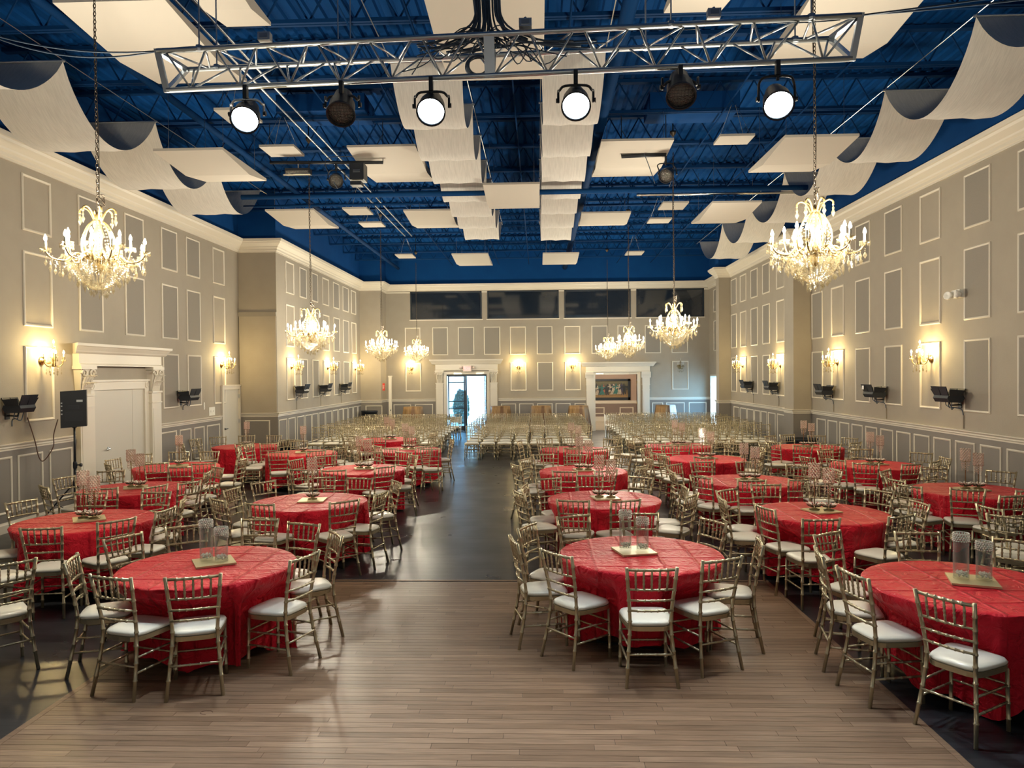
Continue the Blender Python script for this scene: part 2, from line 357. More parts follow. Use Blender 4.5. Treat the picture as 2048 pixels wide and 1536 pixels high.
for nm, w in WALLS.items():
    mb = MB(); ss = sorted({0, w.L, *[x for h in w.holes for x in h[:2]]})
    th = .22
    for a, b in zip(ss, ss[1:]):
        hs = sorted([(h[2], h[3]) for h in w.holes if h[0] < (a+b)/2 < h[1]]); z = 0
        for z0, z1 in hs+[(ZC1-.02, ZC1-.02)]:
            if z0-z > .005:
                c = [w.fn(s+(w.m0*h if s == 0 else w.m1*h if s == w.L else 0), h, zz) for s in (a, b) for h in (-th, 0) for zz in (z, z0)]
                mb.add(c, [(0, 1, 3, 2), (4, 6, 7, 5), (0, 4, 5, 1), (2, 3, 7, 6), (0, 2, 6, 4), (1, 5, 7, 3)])
            z = z1
    o = mb.build(nm, 'wall'); tag(o, w.label, 'wall', kind='structure'); w.o = o
    up = MB(); c = [w.fn(s+(w.m0*h if s == 0 else w.m1*h), h, zz) for s in (0, w.L) for h in (-th, .005) for zz in (ZC1-.02, ZTOP)]
    up.add(c, [(0, 1, 3, 2), (4, 6, 7, 5), (0, 4, 5, 1), (2, 3, 7, 6), (0, 2, 6, 4), (1, 5, 7, 3)]); up.build('upper_wall', 'navy', o)
    if nm == 'wall_back':
        pr = [(h, z) for h, z in CROWN if z > 6.04]; pr = [(0, 6.05)]+pr
        extrude(w, pr, 0, w.L, w.m0, w.m1).build('crown_molding', 'trim', o)
        for a, b in spans(w, CLER): extrude(w, [(0, ZC0), (.03, ZC0), (.03, ZC0+.06), (0, ZC0+.06)], a, b).build('crown_fillet', 'trim', o)
    else: extrude(w, CROWN, 0, w.L, w.m0, w.m1).build('crown_molding', 'trim', o)
    for a, b in spans(w, w.breaks):
        m0 = w.m0 if a == 0 else 0; m1 = w.m1 if b == w.L else 0
        extrude(w, [(0, 0), (.012, 0), (.012, ZD-.10), (0, ZD-.10)], a, b, m0, m1).build('wainscot', 'wain', o)
        extrude(w, [(h+.0, z) for h, z in RAIL], a, b, m0, m1).build('chair_rail', 'trim', o)
        extrude(w, [(h+.008, z) for h, z in BASE], a, b, m0, m1).build('baseboard', 'trim', o)
# wall panels: (wall, px pairs, which are fabric covered, rows)
COLS = [('wall_left', [(46, 104), (157.5, 205), (250, 288), (323, 354.5), (372.5, 399.5), (425.5, 448.5)], [0, 1, 1, 1, 1, 0], 1),
        ('wall_left_rear', [(571, 587.5), (599, 612.5), (623, 635), (644.5, 657), (666, 677.5), (685, 696), (702, 711)], [0, 1, 1, 0, 1, 1, 0], 1),
        ('wall_right', [(1624.5, 1646), (1663.5, 1688.5), (1712, 1741), (1770.5, 1805), (1841, 1882), (1929.5, 1982), (2037, 2101)], [1, 0, 1, 1, 0, 1, 1], -1),
        ('wall_right_rear', [(1463, 1473.5), (1481, 1493), (1502.5, 1515.7), (1526, 1540), (1553.7, 1570)], [1, 0, 1, 1, 0], -1)]
ROWS = [(Z1B, Z1T), (Z2B, Z2T), (Z3B, Z3T)]
def panel(w, s0, s1, z0, z1, fab):
    s0, s1 = min(s0, s1), max(s0, s1)
    f = picture_frame(w, s0, s1, z0, z1).build('panel_frame', 'trim', w.o)
    if fab:
        mb = MB(); c = [w.fn(s, h, z) for s in (s0+.04, s1-.04) for h in (0, .016) for z in (z0+.04, z1-.04)]
        mb.add(c, [(0, 1, 3, 2), (4, 6, 7, 5), (0, 4, 5, 1), (2, 3, 7, 6), (0, 2, 6, 4), (1, 5, 7, 3)]); mb.build('panel_fabric', 'fabric', f)
for nm, cols, fab, sg in COLS:
    w = WALLS[nm]
    for (a, b), fb in zip(cols, fab):
        s0, s1 = s_px(w, a, 600), s_px(w, b, 600)
        for z0, z1 in ROWS:
            if nm == 'wall_left' and z0 == Z3B and 1 <= cols.index((a, b)) <= 2: continue
            panel(w, s0, s1, z0, z1, fb)
BCOL = [(809.7, 841, 0), (864.6, 896, 1), (916, 948.4, 1), (967.7, 1000.4, 1), (1019.7, 1052, 0), (1073.5, 1105, 1), (1128.4, 1160.7, 0), (1183, 1215.3, 1), (1235, 1267, 0), (1289.7, 1322, 1), (1343, 1376, 0)]
for k, (a, b, fb) in enumerate(BCOL):
    s0, s1 = s_px(WBK, a, 680), s_px(WBK, b, 680)
    panel(WBK, s0, s1, 3.294, 4.497, fb)
    if k in (0, 4, 5, 6, 10): panel(WBK, s_px(WBK, a+1.2, 760), s_px(WBK, b+1.2, 760), 1.732, 2.957, fb)
for s0, s1, z0, z1 in ((.9, 1.5, Z2B, Z2T), (.9, 1.5, Z1B, Z1T)): panel(WAL, s0, s1, z0, z1, 1)
# wainscot mouldings
WF = [('wall_left', [(-24, 20), (31, 82), (95, 141), (318.5, 351), (357, 380), (386, 406.5), (411.5, 437.5)]),
      ('wall_left_rear', [(556, 572), (575, 589), (592.5, 607), (609, 621.5), (623, 634.5), (636.5, 648.5), (650, 662), (664, 674), (676, 685), (686, 694.5), (696, 704.5), (706, 714), (715, 723.5)]),
      ('wall_right', [(1635, 1653), (1657, 1676), (1680.5, 1700), (1705, 1727), (1732.5, 1756), (1762.5, 1788), (1794.5, 1823), (1829.5, 1861), (1869, 1904), (1912.5, 1952), (1962.5, 2005), (2016, 2065)]),
      ('wall_right_rear', [(1468.5, 1479.5), (1482, 1494), (1495.5, 1508), (1510, 1521.5), (1523, 1535), (1537.5, 1552), (1555.5, 1571.5)]),
      ('wall_left_return', [(490, 540)]), ('wall_back_return', [(731, 764.5)]),
      ('wall_back', [(787, 822), (830, 866), (1002, 1032), (1038, 1067), (1074, 1105), (1111, 1141), (1149, 1171), (1304, 1326), (1332, 1369), (1377, 1413)])]
for nm, prs in WF:
    w = WALLS[nm]
    for a, b in prs:
        s0, s1 = s_px(w, a, 800), s_px(w, b, 800); s0, s1 = min(s0, s1), max(s0, s1)
        top = 1.21 if nm not in ('wall_back', 'wall_back_return') else 1.19
        o = picture_frame(w, s0, s1, .30, top, .038, .020).build('wainscot_frame', 'trim', w.o)
        o.location = (w.n.x*.012, w.n.y*.012, 0)
# blank panel step on the return wall
w = WALLS['wall_left_return']
mb = MB(); c = [w.fn(s, h, z) for s in (.02, w.L-.01) for h in (0, .035) for z in (ZD, 4.16)]
mb.add(c, [(0, 1, 3, 2), (4, 6, 7, 5), (0, 4, 5, 1), (2, 3, 7, 6), (0, 2, 6, 4), (1, 5, 7, 3)]); mb.build('blank_panel', 'wall', w.o)
extrude(w, [(0, 4.16), (.045, 4.16), (.07, 4.28), (0, 4.28)], 0, w.L, 0, 0).build('ledge', 'fabric', w.o)
# rear stage wall behind the viewpoint, closing the hall; unseen, made white to bounce light
o = MB().box(((XL+XR)/2, YFRONT-.1, ZTOP/2), (XR-XL+.8, .2, ZTOP)).build('wall_front', 'white_cloth'); tag(o, 'unseen stage end wall, made white to bounce light into the hall', 'wall', kind='structure')

# ------------------------------------------------------------------ floor
FX0, FX1, FY1 = -3.64, 2.63, 8.76
fl = MB().box(((XL+XR)/2, (YB+YFRONT)/2, -.06), (XR-XL+.6, YB-YFRONT+.5, .12)).build('floor', 'dark_floor')
tag(fl, 'glossy charcoal stained strip floor of the hall', 'floor', kind='structure')
rows = []; PW = .071; y = 2.9
while y < FY1-.04:
    x = FX0; off = random.uniform(.2, 1.0); k = 0
    while x < FX1-.01:
        l = off if k == 0 else random.uniform(.5, 1.5); k += 1
        x1 = min(x+l, FX1); x1 = FX1 if FX1-x1 < .15 else x1
        rows.append((x, x1, y)); x = x1
    y += PW
def plank_mb(mb, x0, x1, y0):
    g = .0006; z = .004
    return mb.add([(x0+g, y0+g, 0), (x1-g, y0+g, 0), (x1-g, y0+PW-g, 0), (x0+g, y0+PW-g, 0), (x0+g+.001, y0+g+.001, z), (x1-g-.001, y0+g+.001, z), (x1-g-.001, y0+PW-g-.001, z), (x0+g+.001, y0+PW-g-.001, z)],
                  [(4, 5, 6, 7), (0, 1, 5, 4), (1, 2, 6, 5), (2, 3, 7, 6), (3, 0, 4, 7)])
seen = [r for r in rows if r[2] > 4.45][:300]; ss = set(seen)
for r in seen: plank_mb(MB(), *r).build('plank', 'oak', fl)
rest = MB()
for r in rows:
    if r not in ss: plank_mb(rest, *r)
rest.build('oak_planking', 'oak', fl, kind='stuff')
for a, b, nm in (((FX0-.05, 2.9), (FX0, FY1+.05), 'border_strip'), ((FX1, 2.9), (FX1+.05, FY1+.05), 'border_strip'), ((FX0, FY1), (FX1, FY1+.045), 'border_strip')):
    MB().box(((a[0]+b[0])/2, (a[1]+b[1])/2, .002), (b[0]-a[0], b[1]-a[1], .006)).build(nm, 'oak', fl)

# ------------------------------------------------------------------ ceiling: deck, open web joists, pipes
ce = MB()
xs = XL-.3; n = 0
while xs < XR+.3:                                       # ribbed steel deck
    ce.add([(xs, YFRONT, ZTOP), (xs+.10, YFRONT, ZTOP), (xs+.125, YFRONT, ZTOP+.04), (xs+.175, YFRONT, ZTOP+.04), (xs+.2, YFRONT, ZTOP),
            (xs, YB+.2, ZTOP), (xs+.10, YB+.2, ZTOP), (xs+.125, YB+.2, ZTOP+.04), (xs+.175, YB+.2, ZTOP+.04), (xs+.2, YB+.2, ZTOP)],
           [(0, 1, 6, 5), (1, 2, 7, 6), (2, 3, 8, 7), (3, 4, 9, 8)]); xs += .2
ceil = ce.build('ceiling', 'deck'); tag(ceil, 'navy blue open ceiling of ribbed deck and bar joists', 'ceiling', kind='structure')
MB().box(((XL+XR)/2, (YB+YFRONT)/2, ZTOP+.12), (XR-XL+1, YB-YFRONT+1, .08)).build('roof_slab', 'navy', ceil)
jm = MB(); JL = XR-XL
for z in (7.14, 7.18): pass
jm.box((0, .035, 7.15), (JL, .045, .05)).box((0, -.035, 7.15), (JL, .045, .05)).box((0, 0, 7.70), (JL, .12, .06))
k = 0; x = -JL/2+.1
while x < JL/2-.5:
    jm.tube([(x, 0, 7.16), (x+.3, 0, 7.68)], .014, 5, False); jm.tube([(x+.3, 0, 7.68), (x+.6, 0, 7.16)], .014, 5, False); x += .6
jme = jm.mesh('joist', 'navy_gloss')
y = YB-1.83
while y > 3:
    put('bar_joist', jme, ceil, ((XL+XR)/2, y, 0)); y -= 1.83
def pipe(name, a, b, r, label, cat='pipe', m='navy_gloss', group=None):
    return tag(MB().tube([a, b], r, 10).build(name, m, smooth=True), label, cat, group)
p = on_z(1203, 250, 6.85); pipe('ceiling_pipe', (p.x, 5, 6.95), (p.x, YB-.3, 6.95), .10, 'fat blue pipe running from stage to end wall beside the swags')
p = on_z(700, 465, 7.0); pipe('ceiling_pipe', (p.x, 6, 7.0), (p.x, YB-.3, 7.0), .06, 'long blue pipe sloping past the speaker-side ceiling panels')
pipe('ceiling_beam', (-6.3, 15.6, 6.28), (5.6, 15.6, 6.28), .055, 'dark blue crossbar passing in front of the ceiling swags', 'beam')
pipe('ceiling_pipe', (-6.9, 17.2, 6.45), (-2.9, 17.2, 6.45), .03, 'thin blue crosspipe above the speaker-side ceiling panel')
pipe('ceiling_pipe', (2.2, 16.5, 6.40), (6.2, 16.5, 6.40), .03, 'thin grey crosspipe above the painting-side ceiling panel', m='steel')
for k, dx in enumerate((0, .22)):
    a = on_z(372, 22, 6.98); pipe('conduit', (a.x+dx, 3, 6.98), (a.x+dx, 24, 6.98), .018, ('outer' if k == 0 else 'inner')+' of two shiny conduits running along the speaker-side ceiling', 'pipe', 'alu')
for k, (px, py) in enumerate(((560, 100), (1395, 300), (1500, 330), (700, 60), (925, 330), (1040, 330), (1115, 330))):
    a = on_z(px, py, 7.05); pipe('conduit', (a.x, 6, 7.08), (a.x, YB-.5, 7.08), .014, f'thin dark conduit under the joists, {["one","two","three","four","five","six","seven"][k]} across from the speaker wall', 'pipe')
# ducts between joists
for k, (px, py) in enumerate(((640, 210), (1390, 205))):
    a = on_z(px, py, 7.3); tag(MB().box((a.x, a.y+.4, 7.35), (1.6, .8, .3)).build('ceiling_duct', 'navy', ceil if False else None), f'flat navy duct box above the {"speaker" if k==0 else "painting"}-side dark stage lamp', 'duct')

# ------------------------------------------------------------------ gold bamboo chairs
def knots(a, b, at, r, path=None):
    """points and radii of a turned rod from a to b with raised rings at the given fractions"""
    a, b = Vector(a), Vector(b); pts = []; rad = []; L = (b-a).length; e = .007/L
    fr = [0]
    for t in at: fr += [t-e*1.2, t-e*.5, t+e*.5, t+e*1.2]
    fr.append(1)
    for i, t in enumerate(fr):
        q = a.lerp(b, t) if path is None else path(t)
        k = (i-1) % 4 if 0 < i < len(fr)-1 else -1
        pts.append(q); rad.append(r*1.28 if k in (1, 2) else r)
    return pts, rad
def chair_parts(seg=7, low=False):
    P = {}
    cu = MB(); n = 20
    def seat_ring(k, z, inset, puff=0):
        out = []
        for i in range(n):
            q = 2*PI*i/n; c, s_ = math.cos(q), math.sin(q); e = 4.6
            x = abs(c)**(2/e)*(1 if c >= 0 else -1); yv = abs(s_)**(2/e)*(1 if s_ >= 0 else -1)
            w = (.206-.040*(1-yv)/2)-inset; out.append((x*w, yv*(.195-inset), z))
        return out
    rings = [seat_ring(0, .448, .006), seat_ring(0, .462, -.004), seat_ring(0, .480, .008), seat_ring(0, .490, .05), seat_ring(0, .493, .12)]
    vs = [p for r_ in rings for p in r_]; fs = []
    for i in range(len(rings)-1):
        for k in range(n): fs.append((i*n+k, i*n+(k+1) % n, (i+1)*n+(k+1) % n, (i+1)*n+k))
    fs += [tuple(range(n-1, -1, -1)), tuple(range((len(rings)-1)*n, len(rings)*n))]
    P['cushion'] = (cu.add(vs, fs), 'cushion', True)
    sf = MB(); rr = [seat_ring(0, .412, .0), seat_ring(0, .448, -.004)]; vs = rr[0]+rr[1]
    sf.add(vs, [(k, (k+1) % n, n+(k+1) % n, n+k) for k in range(n)]+[tuple(range(n-1, -1, -1)), tuple(range(n, 2*n))])
    P['seat_frame'] = (sf, 'gold', False)
    def post(sx):
        ctrl = [(.195*sx, -.265, 0), (.172*sx, -.215, .25), (.156*sx, -.190, .44), (.160*sx, -.200, .58), (.176*sx, -.235, .76), (.190*sx, -.270, .92)]
        sp = smooth_path(ctrl, 4); acc = [0]
        for a, b in zip(sp, sp[1:]): acc.append(acc[-1]+(b-a).length)
        def path(t):
            d = t*acc[-1]
            for i in range(len(sp)-1):
                if d <= acc[i+1]+1e-9: return sp[i].lerp(sp[i+1], (d-acc[i])/(acc[i+1]-acc[i]))
            return sp[-1]
        at = (.16, .29, .42, .53, .62, .71, .80, .90)
        pts, rad = knots(ctrl[0], ctrl[-1], at, .0140, path)
        return MB().tube(pts, rad, seg)
    P['back_post'] = [(post(s), 'gold', True) for s in (-1, 1)]
    P['leg'] = [(MB().tube(*knots((.186*s, .165, .0), (.178*s, .160, .415), (.2, .45, .72), .0135), seg), 'gold', True) for s in (-1, 1)]
    def post_xy(z):
        t = z/.92
        return (.156+(.176-.156)*max(0, (z-.44)/.32) if z > .44 else .195-(.195-.156)*z/.44), -.19-.045*max(0, (z-.44)/.32)-.0 if z > .44 else -.265+.075*z/.44
    def rail(z, r, at, bow=.018):
        x, y_ = post_xy(z)
        def path(t): return Vector((-x+2*x*t, y_-bow*4*t*(1-t), z))
        pts, rad = [], []
        fr = sorted([0, .25, .5, .75, 1]+[q for t in at for q in (t-.018, t-.008, t+.008, t+.018)])
        for t in fr:
            pts.append(path(t)); rad.append(r*1.35 if any(abs(abs(t-a)-.008) < .001 for a in at) else r)
        return MB().tube(pts, rad, seg-1)
    P['top_rail'] = (rail(.900, .0125, (.2, .35, .5, .65, .8)), 'gold', True)
    P['back_rail'] = [(rail(z, .0095, (.2, .35, .5, .65, .8)), 'gold', True) for z in (.745, .660, .578)]
    sp = []
    for k in range(5):
        t = (k+1)/6; x1, y1 = post_xy(.895); x0, y0 = post_xy(.75); b1 = .018*4*t*(1-t)
        sp.append((MB().tube(*knots((-x0+2*x0*t, y0-b1, .745), (-x1+2*x1*t, y1-b1, .898), (.3, .5, .7), .0080), seg-2), 'gold', True))
    P['spindle'] = sp
    st = []
    for z in (.195, .305):
        for s in (-1, 1):
            x, y_ = post_xy(z); st.append(MB().tube(*knots((x*s, y_, z), (.183*s, .163, z), (.25, .42, .58, .75), .0085), seg-2))
    x, y_ = post_xy(.245); st.append(MB().tube(*knots((-x, y_, .245), (x, y_, .245), (.2, .4, .6, .8), .0085), seg-2))
    for z in (.22, .31): st.append(MB().tube(*knots((-.183, .163, z), (.183, .163, z), (.2, .4, .6, .8), .0085), seg-2))
    P['stretcher'] = [(m, 'gold', True) for m in st]
    return P
CHS = 1.035
CP = chair_parts()
CMESH = []
for nm, v in CP.items():
    for mb, m, sm in (v if isinstance(v, list) else [v]): CMESH.append((nm, mb.mesh(nm, m, sm)))
def make_chair(x, y, rz, label, group):
    t = thing('banquet_chair', label, 'chair', (x, y, .0), rz, group); t.scale = (CHS, CHS, CHS)
    for nm, me in CMESH:
        o = bpy.data.objects.new(nm, me); C.objects.link(o); o.parent = t
    return t
# light whole-chair mesh for the distant rows
def plain_chair():
    g, c = MB(), MB()
    for nm, v in CPL.items():
        for mb, m, sm in (v if isinstance(v, list) else [v]): (c if m == 'cushion' else g).merge(mb)
    return g, c
CPL = chair_parts(5)
PG, PC = plain_chair()
pme = bpy.data.meshes.new('banquet_chair'); pme.from_pydata(PG.v+PC.v, [], PG.f+[tuple(i+len(PG.v) for i in f) for f in PC.f])
pme.materials.append(M['gold']); pme.materials.append(M['cushion']); pme.polygons.foreach_set('material_index', [0]*len(PG.f)+[1]*len(PC.f))
pme.polygons.foreach_set('use_smooth', [True]*len(pme.polygons))

# ------------------------------------------------------------------ red tables
TR = .765; TZ = .765
def cloth(seed, seats=()):
    rnd = random.Random(seed); mb = MB(); n = 144
    ph = [rnd.uniform(0, 2*PI) for _ in range(8)]; hem0 = rnd.uniform(.03, .08)
    sq = rnd.uniform(0, PI/2)
    rings = []
    def ring(f): rings.append([f(2*PI*k/n) for k in range(n)])
    for r_ in (.10, .25, .40, .55, .68): ring(lambda q, r_=r_: (r_*math.cos(q), r_*math.sin(q), TZ+.0015*math.sin(5*q+ph[0]+r_*9)))
    ring(lambda q: ((TR-.012)*math.cos(q), (TR-.012)*math.sin(q), TZ))
    ring(lambda q: (TR*math.cos(q), TR*math.sin(q), TZ-.012))
    for k in range(1, 10):
        t = k/9
        def f(q, t=t):
            w = .5*math.sin(6*q+ph[1])+.45*math.sin(10*q+ph[2]+.9*t)+.42*math.sin(16*q+ph[3]+.5*math.sin(3*q))+.25*math.sin(31*q+ph[4]+1.5*t)
            corner = max(0, math.cos(2*(q-sq)))**3
            r_ = TR-.03*t+.052*w*t**.7+.07*corner*t*t
            r_ = min(r_, TR+.03+.05*t+.06*corner)
            hem = hem0+.065*(1+math.sin(2*q+ph[5]))*(1-corner)+.022*math.sin(9*q+ph[6])+.012*w; hem = max(.012, hem-.05*corner)
            z = TZ-.012-(TZ-.012-hem)*t
            vx, vy = r_*math.cos(q), r_*math.sin(q)
            if z < .70:                                  # pushed in by the front edge of each seat
                k_ = min(1, (.70-z)/.16)
                for sx, sy, a in seats:
                    ca, sa = math.cos(a), math.sin(a); dx, dy = vx-sx, vy-sy; lx, ly = dx*ca+dy*sa, -dx*sa+dy*ca
                    if -.5 < ly < .225 and abs(lx) < .34:
                        w2 = min(1, (.34-abs(lx))/.10)*k_; d_ = (.225-ly)*w2; vx -= sa*d_; vy += ca*d_
            return (vx, vy, z)
        ring(f)
    vs = [(0, 0, TZ)]+[p for r_ in rings for p in r_]; fs = [(0, 1+k, 1+(k+1) % n) for k in range(n)]
    for i in range(len(rings)-1):
        for k in range(n): fs.append((1+i*n+k, 1+(i+1)*n+k, 1+(i+1)*n+(k+1) % n, 1+i*n+(k+1) % n))
    return mb.add(vs, fs)
ttop = MB().lathe([(.001, .725), (.74, .725), (.752, .732), (.752, .750), (.74, .757), (.001, .757)], 48, caps=False).mesh('tabletop', 'white_plastic')
tleg = MB()
for a in (-1, 1):
    tleg.tube([(a*.38, -.3, .735), (a*.38, -.3, .02), (a*.38, .3, .02), (a*.38, .3, .735)], .015, 8)
tl1 = MB().tube([(-.38, -.3, .735), (-.38, -.32, .02), (-.38, .32, .02), (-.38, .3, .735)], .015, 8).mesh('leg', 'black')
tl2 = MB().tube([(.38, -.3, .735), (.38, -.32, .02), (.38, .32, .02), (.38, .3, .735)], .015, 8).mesh('leg', 'black')
# centrepieces
TRAY = MB().box((0, 0, .010), (.34, .34, .016)).box((0, 0, .0005), (.30, .30, .003)).mesh('tray', 'gold_tray')
def vase_meshes(h):
    r = .058
    g = MB().lathe([(r*.98, .002), (r, .01), (r, h), (r-.004, h), (r-.004, .018), (.001, .018)], 24, caps=False)
    band = MB()
    for j in range(4):
        for k in range(20): band.gem(((r+.001)*math.cos(2*PI*(k+.5*(j % 2))/20), (r+.001)*math.sin(2*PI*(k+.5*(j % 2))/20), h-.012-j*.016), .008)
    low = MB(); rnd = random.Random(3)
    for k in range(26):
        q, rr, z = rnd.uniform(0, 2*PI), rnd.uniform(.01, .042), rnd.uniform(.03, .06); low.gem((rr*math.cos(q), rr*math.sin(q), z), .012)
    rim = MB().lathe([(r-.004, h-.004), (r+.002, h-.004), (r+.002, h+.003), (r-.004, h+.003), (r-.004, h-.004)], 24, caps=False)
    return [('glass_wall', g.mesh('glass_wall', 'glass', True)), ('crystal_band', band.mesh('crystal_band', 'vase_crystal')), ('crystal_filling', low.mesh('crystal_filling', 'vase_crystal')), ('rim', rim.mesh('rim', 'vase_crystal', True))]
VT, VS = vase_meshes(.37), vase_meshes(.31)
def holder_meshes(h):
    rnd = random.Random(int(h*100)); out = []
    b = MB().lathe([(.06, .0), (.062, .012), (.03, .02), (.012, .035), (.008, .06)], 14); out.append(('base', b.mesh('base', 'gilt', True), None))
    out.append(('stem', MB().lathe([(.006, .05), (.006, h*.5), (.010, h*.5+.01), (.006, h*.5+.02), (.006, h-.17)], 8).mesh('stem', 'gilt', True), None))
    pet, dk = MB(), MB()
    for k in range(16):
        q = 2*PI*k/16; rr = .06+.02*(k % 2); z = .05 if k % 2 else .03
        m = Matrix.Rotation(q, 3, 'Z') @ Matrix.Rotation(-.5, 3, 'Y')
        pts = [m @ Vector(v)+Vector((rr*.5*math.cos(q), rr*.5*math.sin(q), z)) for v in ((0, 0, 0), (.04, .027, .008), (.08, 0, .0), (.04, -.027, .008), (.04, 0, -.008))]
        (pet if k % 2 else dk).add(pts, [(0, 1, 2), (0, 2, 3), (0, 4, 1), (1, 4, 2), (2, 4, 3), (3, 4, 0)])
    out.append(('petal_wreath', pet.mesh('petal_wreath', 'petal'), 'stuff')); out.append(('leaf_wreath', dk.mesh('leaf_wreath', 'dark_leaf'), 'stuff'))
    bd = MB(); r = .060; z0 = h-.17
    for j in range(8):
        for k in range(11):
            q = 2*PI*(k+.5*(j % 2))/11; bd.gem((r*math.cos(q), r*math.sin(q), z0+.011+j*.0225), .0135, seg=5)
    out.append(('bead_shade', bd.mesh('bead_shade', 'bead'), 'stuff'))
    for z in (z0, h):
        cup = MB().lathe([(r-.003, z-.002), (r+.003, z-.002), (r+.003, z+.002), (r-.003, z+.002), (r-.003, z-.002)], 16, caps=False)
        out.append(('wire_ring', cup.mesh('wire_ring', 'gilt', True), None))
    dr = MB()
    for k in range(9):
        q = 2*PI*k/9
        for j in range(3+k % 4): dr.gem((r*.8*math.cos(q), r*.8*math.sin(q), z0-.016-j*.024), .0085, seg=5)
    out.append(('bead_fringe', dr.mesh('bead_fringe', 'bead'), 'stuff'))
    return out
HT, HS = holder_meshes(.56), holder_meshes(.50)
def centrepiece(kind, x, y, rz, ph, single=False):
    tr = tag(put('tray', TRAY, None, (x, y, TZ+.002), rot=(0, 0, rz)), f'square gold mirror tray on the {ph}', 'tray', 'gold mirror trays')
    n = 1 if single else 2
    for k in range(n):
        dx = (-.075 if k == 0 else .075) if n == 2 else .0; dy = (.02 if k == 0 else -.02)
        px, py = x+dx*math.cos(.1)-dy*.2, y+dy
        if kind == 'v':
            t = thing('vase', f'{"taller" if k == 0 else "shorter"} glass cylinder vase on the {ph}', 'vase', (px, py, TZ+.0205), 0, 'glass cylinder vases')
            for nm, me in (VT if k == 0 else VS): put(nm, me, t)
        else:
            t = thing('candle_holder', f'{"taller" if k == 0 else "shorter"} beaded candle holder on the {ph}', 'candle holder', (px, py, TZ+.0205), 0, 'beaded candle holders')
            for nm, me, kd in (HT if k == 0 else HS): put(nm, me, t, kind=kd)

P_, W_ = 'painting side', 'speaker side'
ORD = ['first', 'second', 'third', 'fourth', 'fifth']
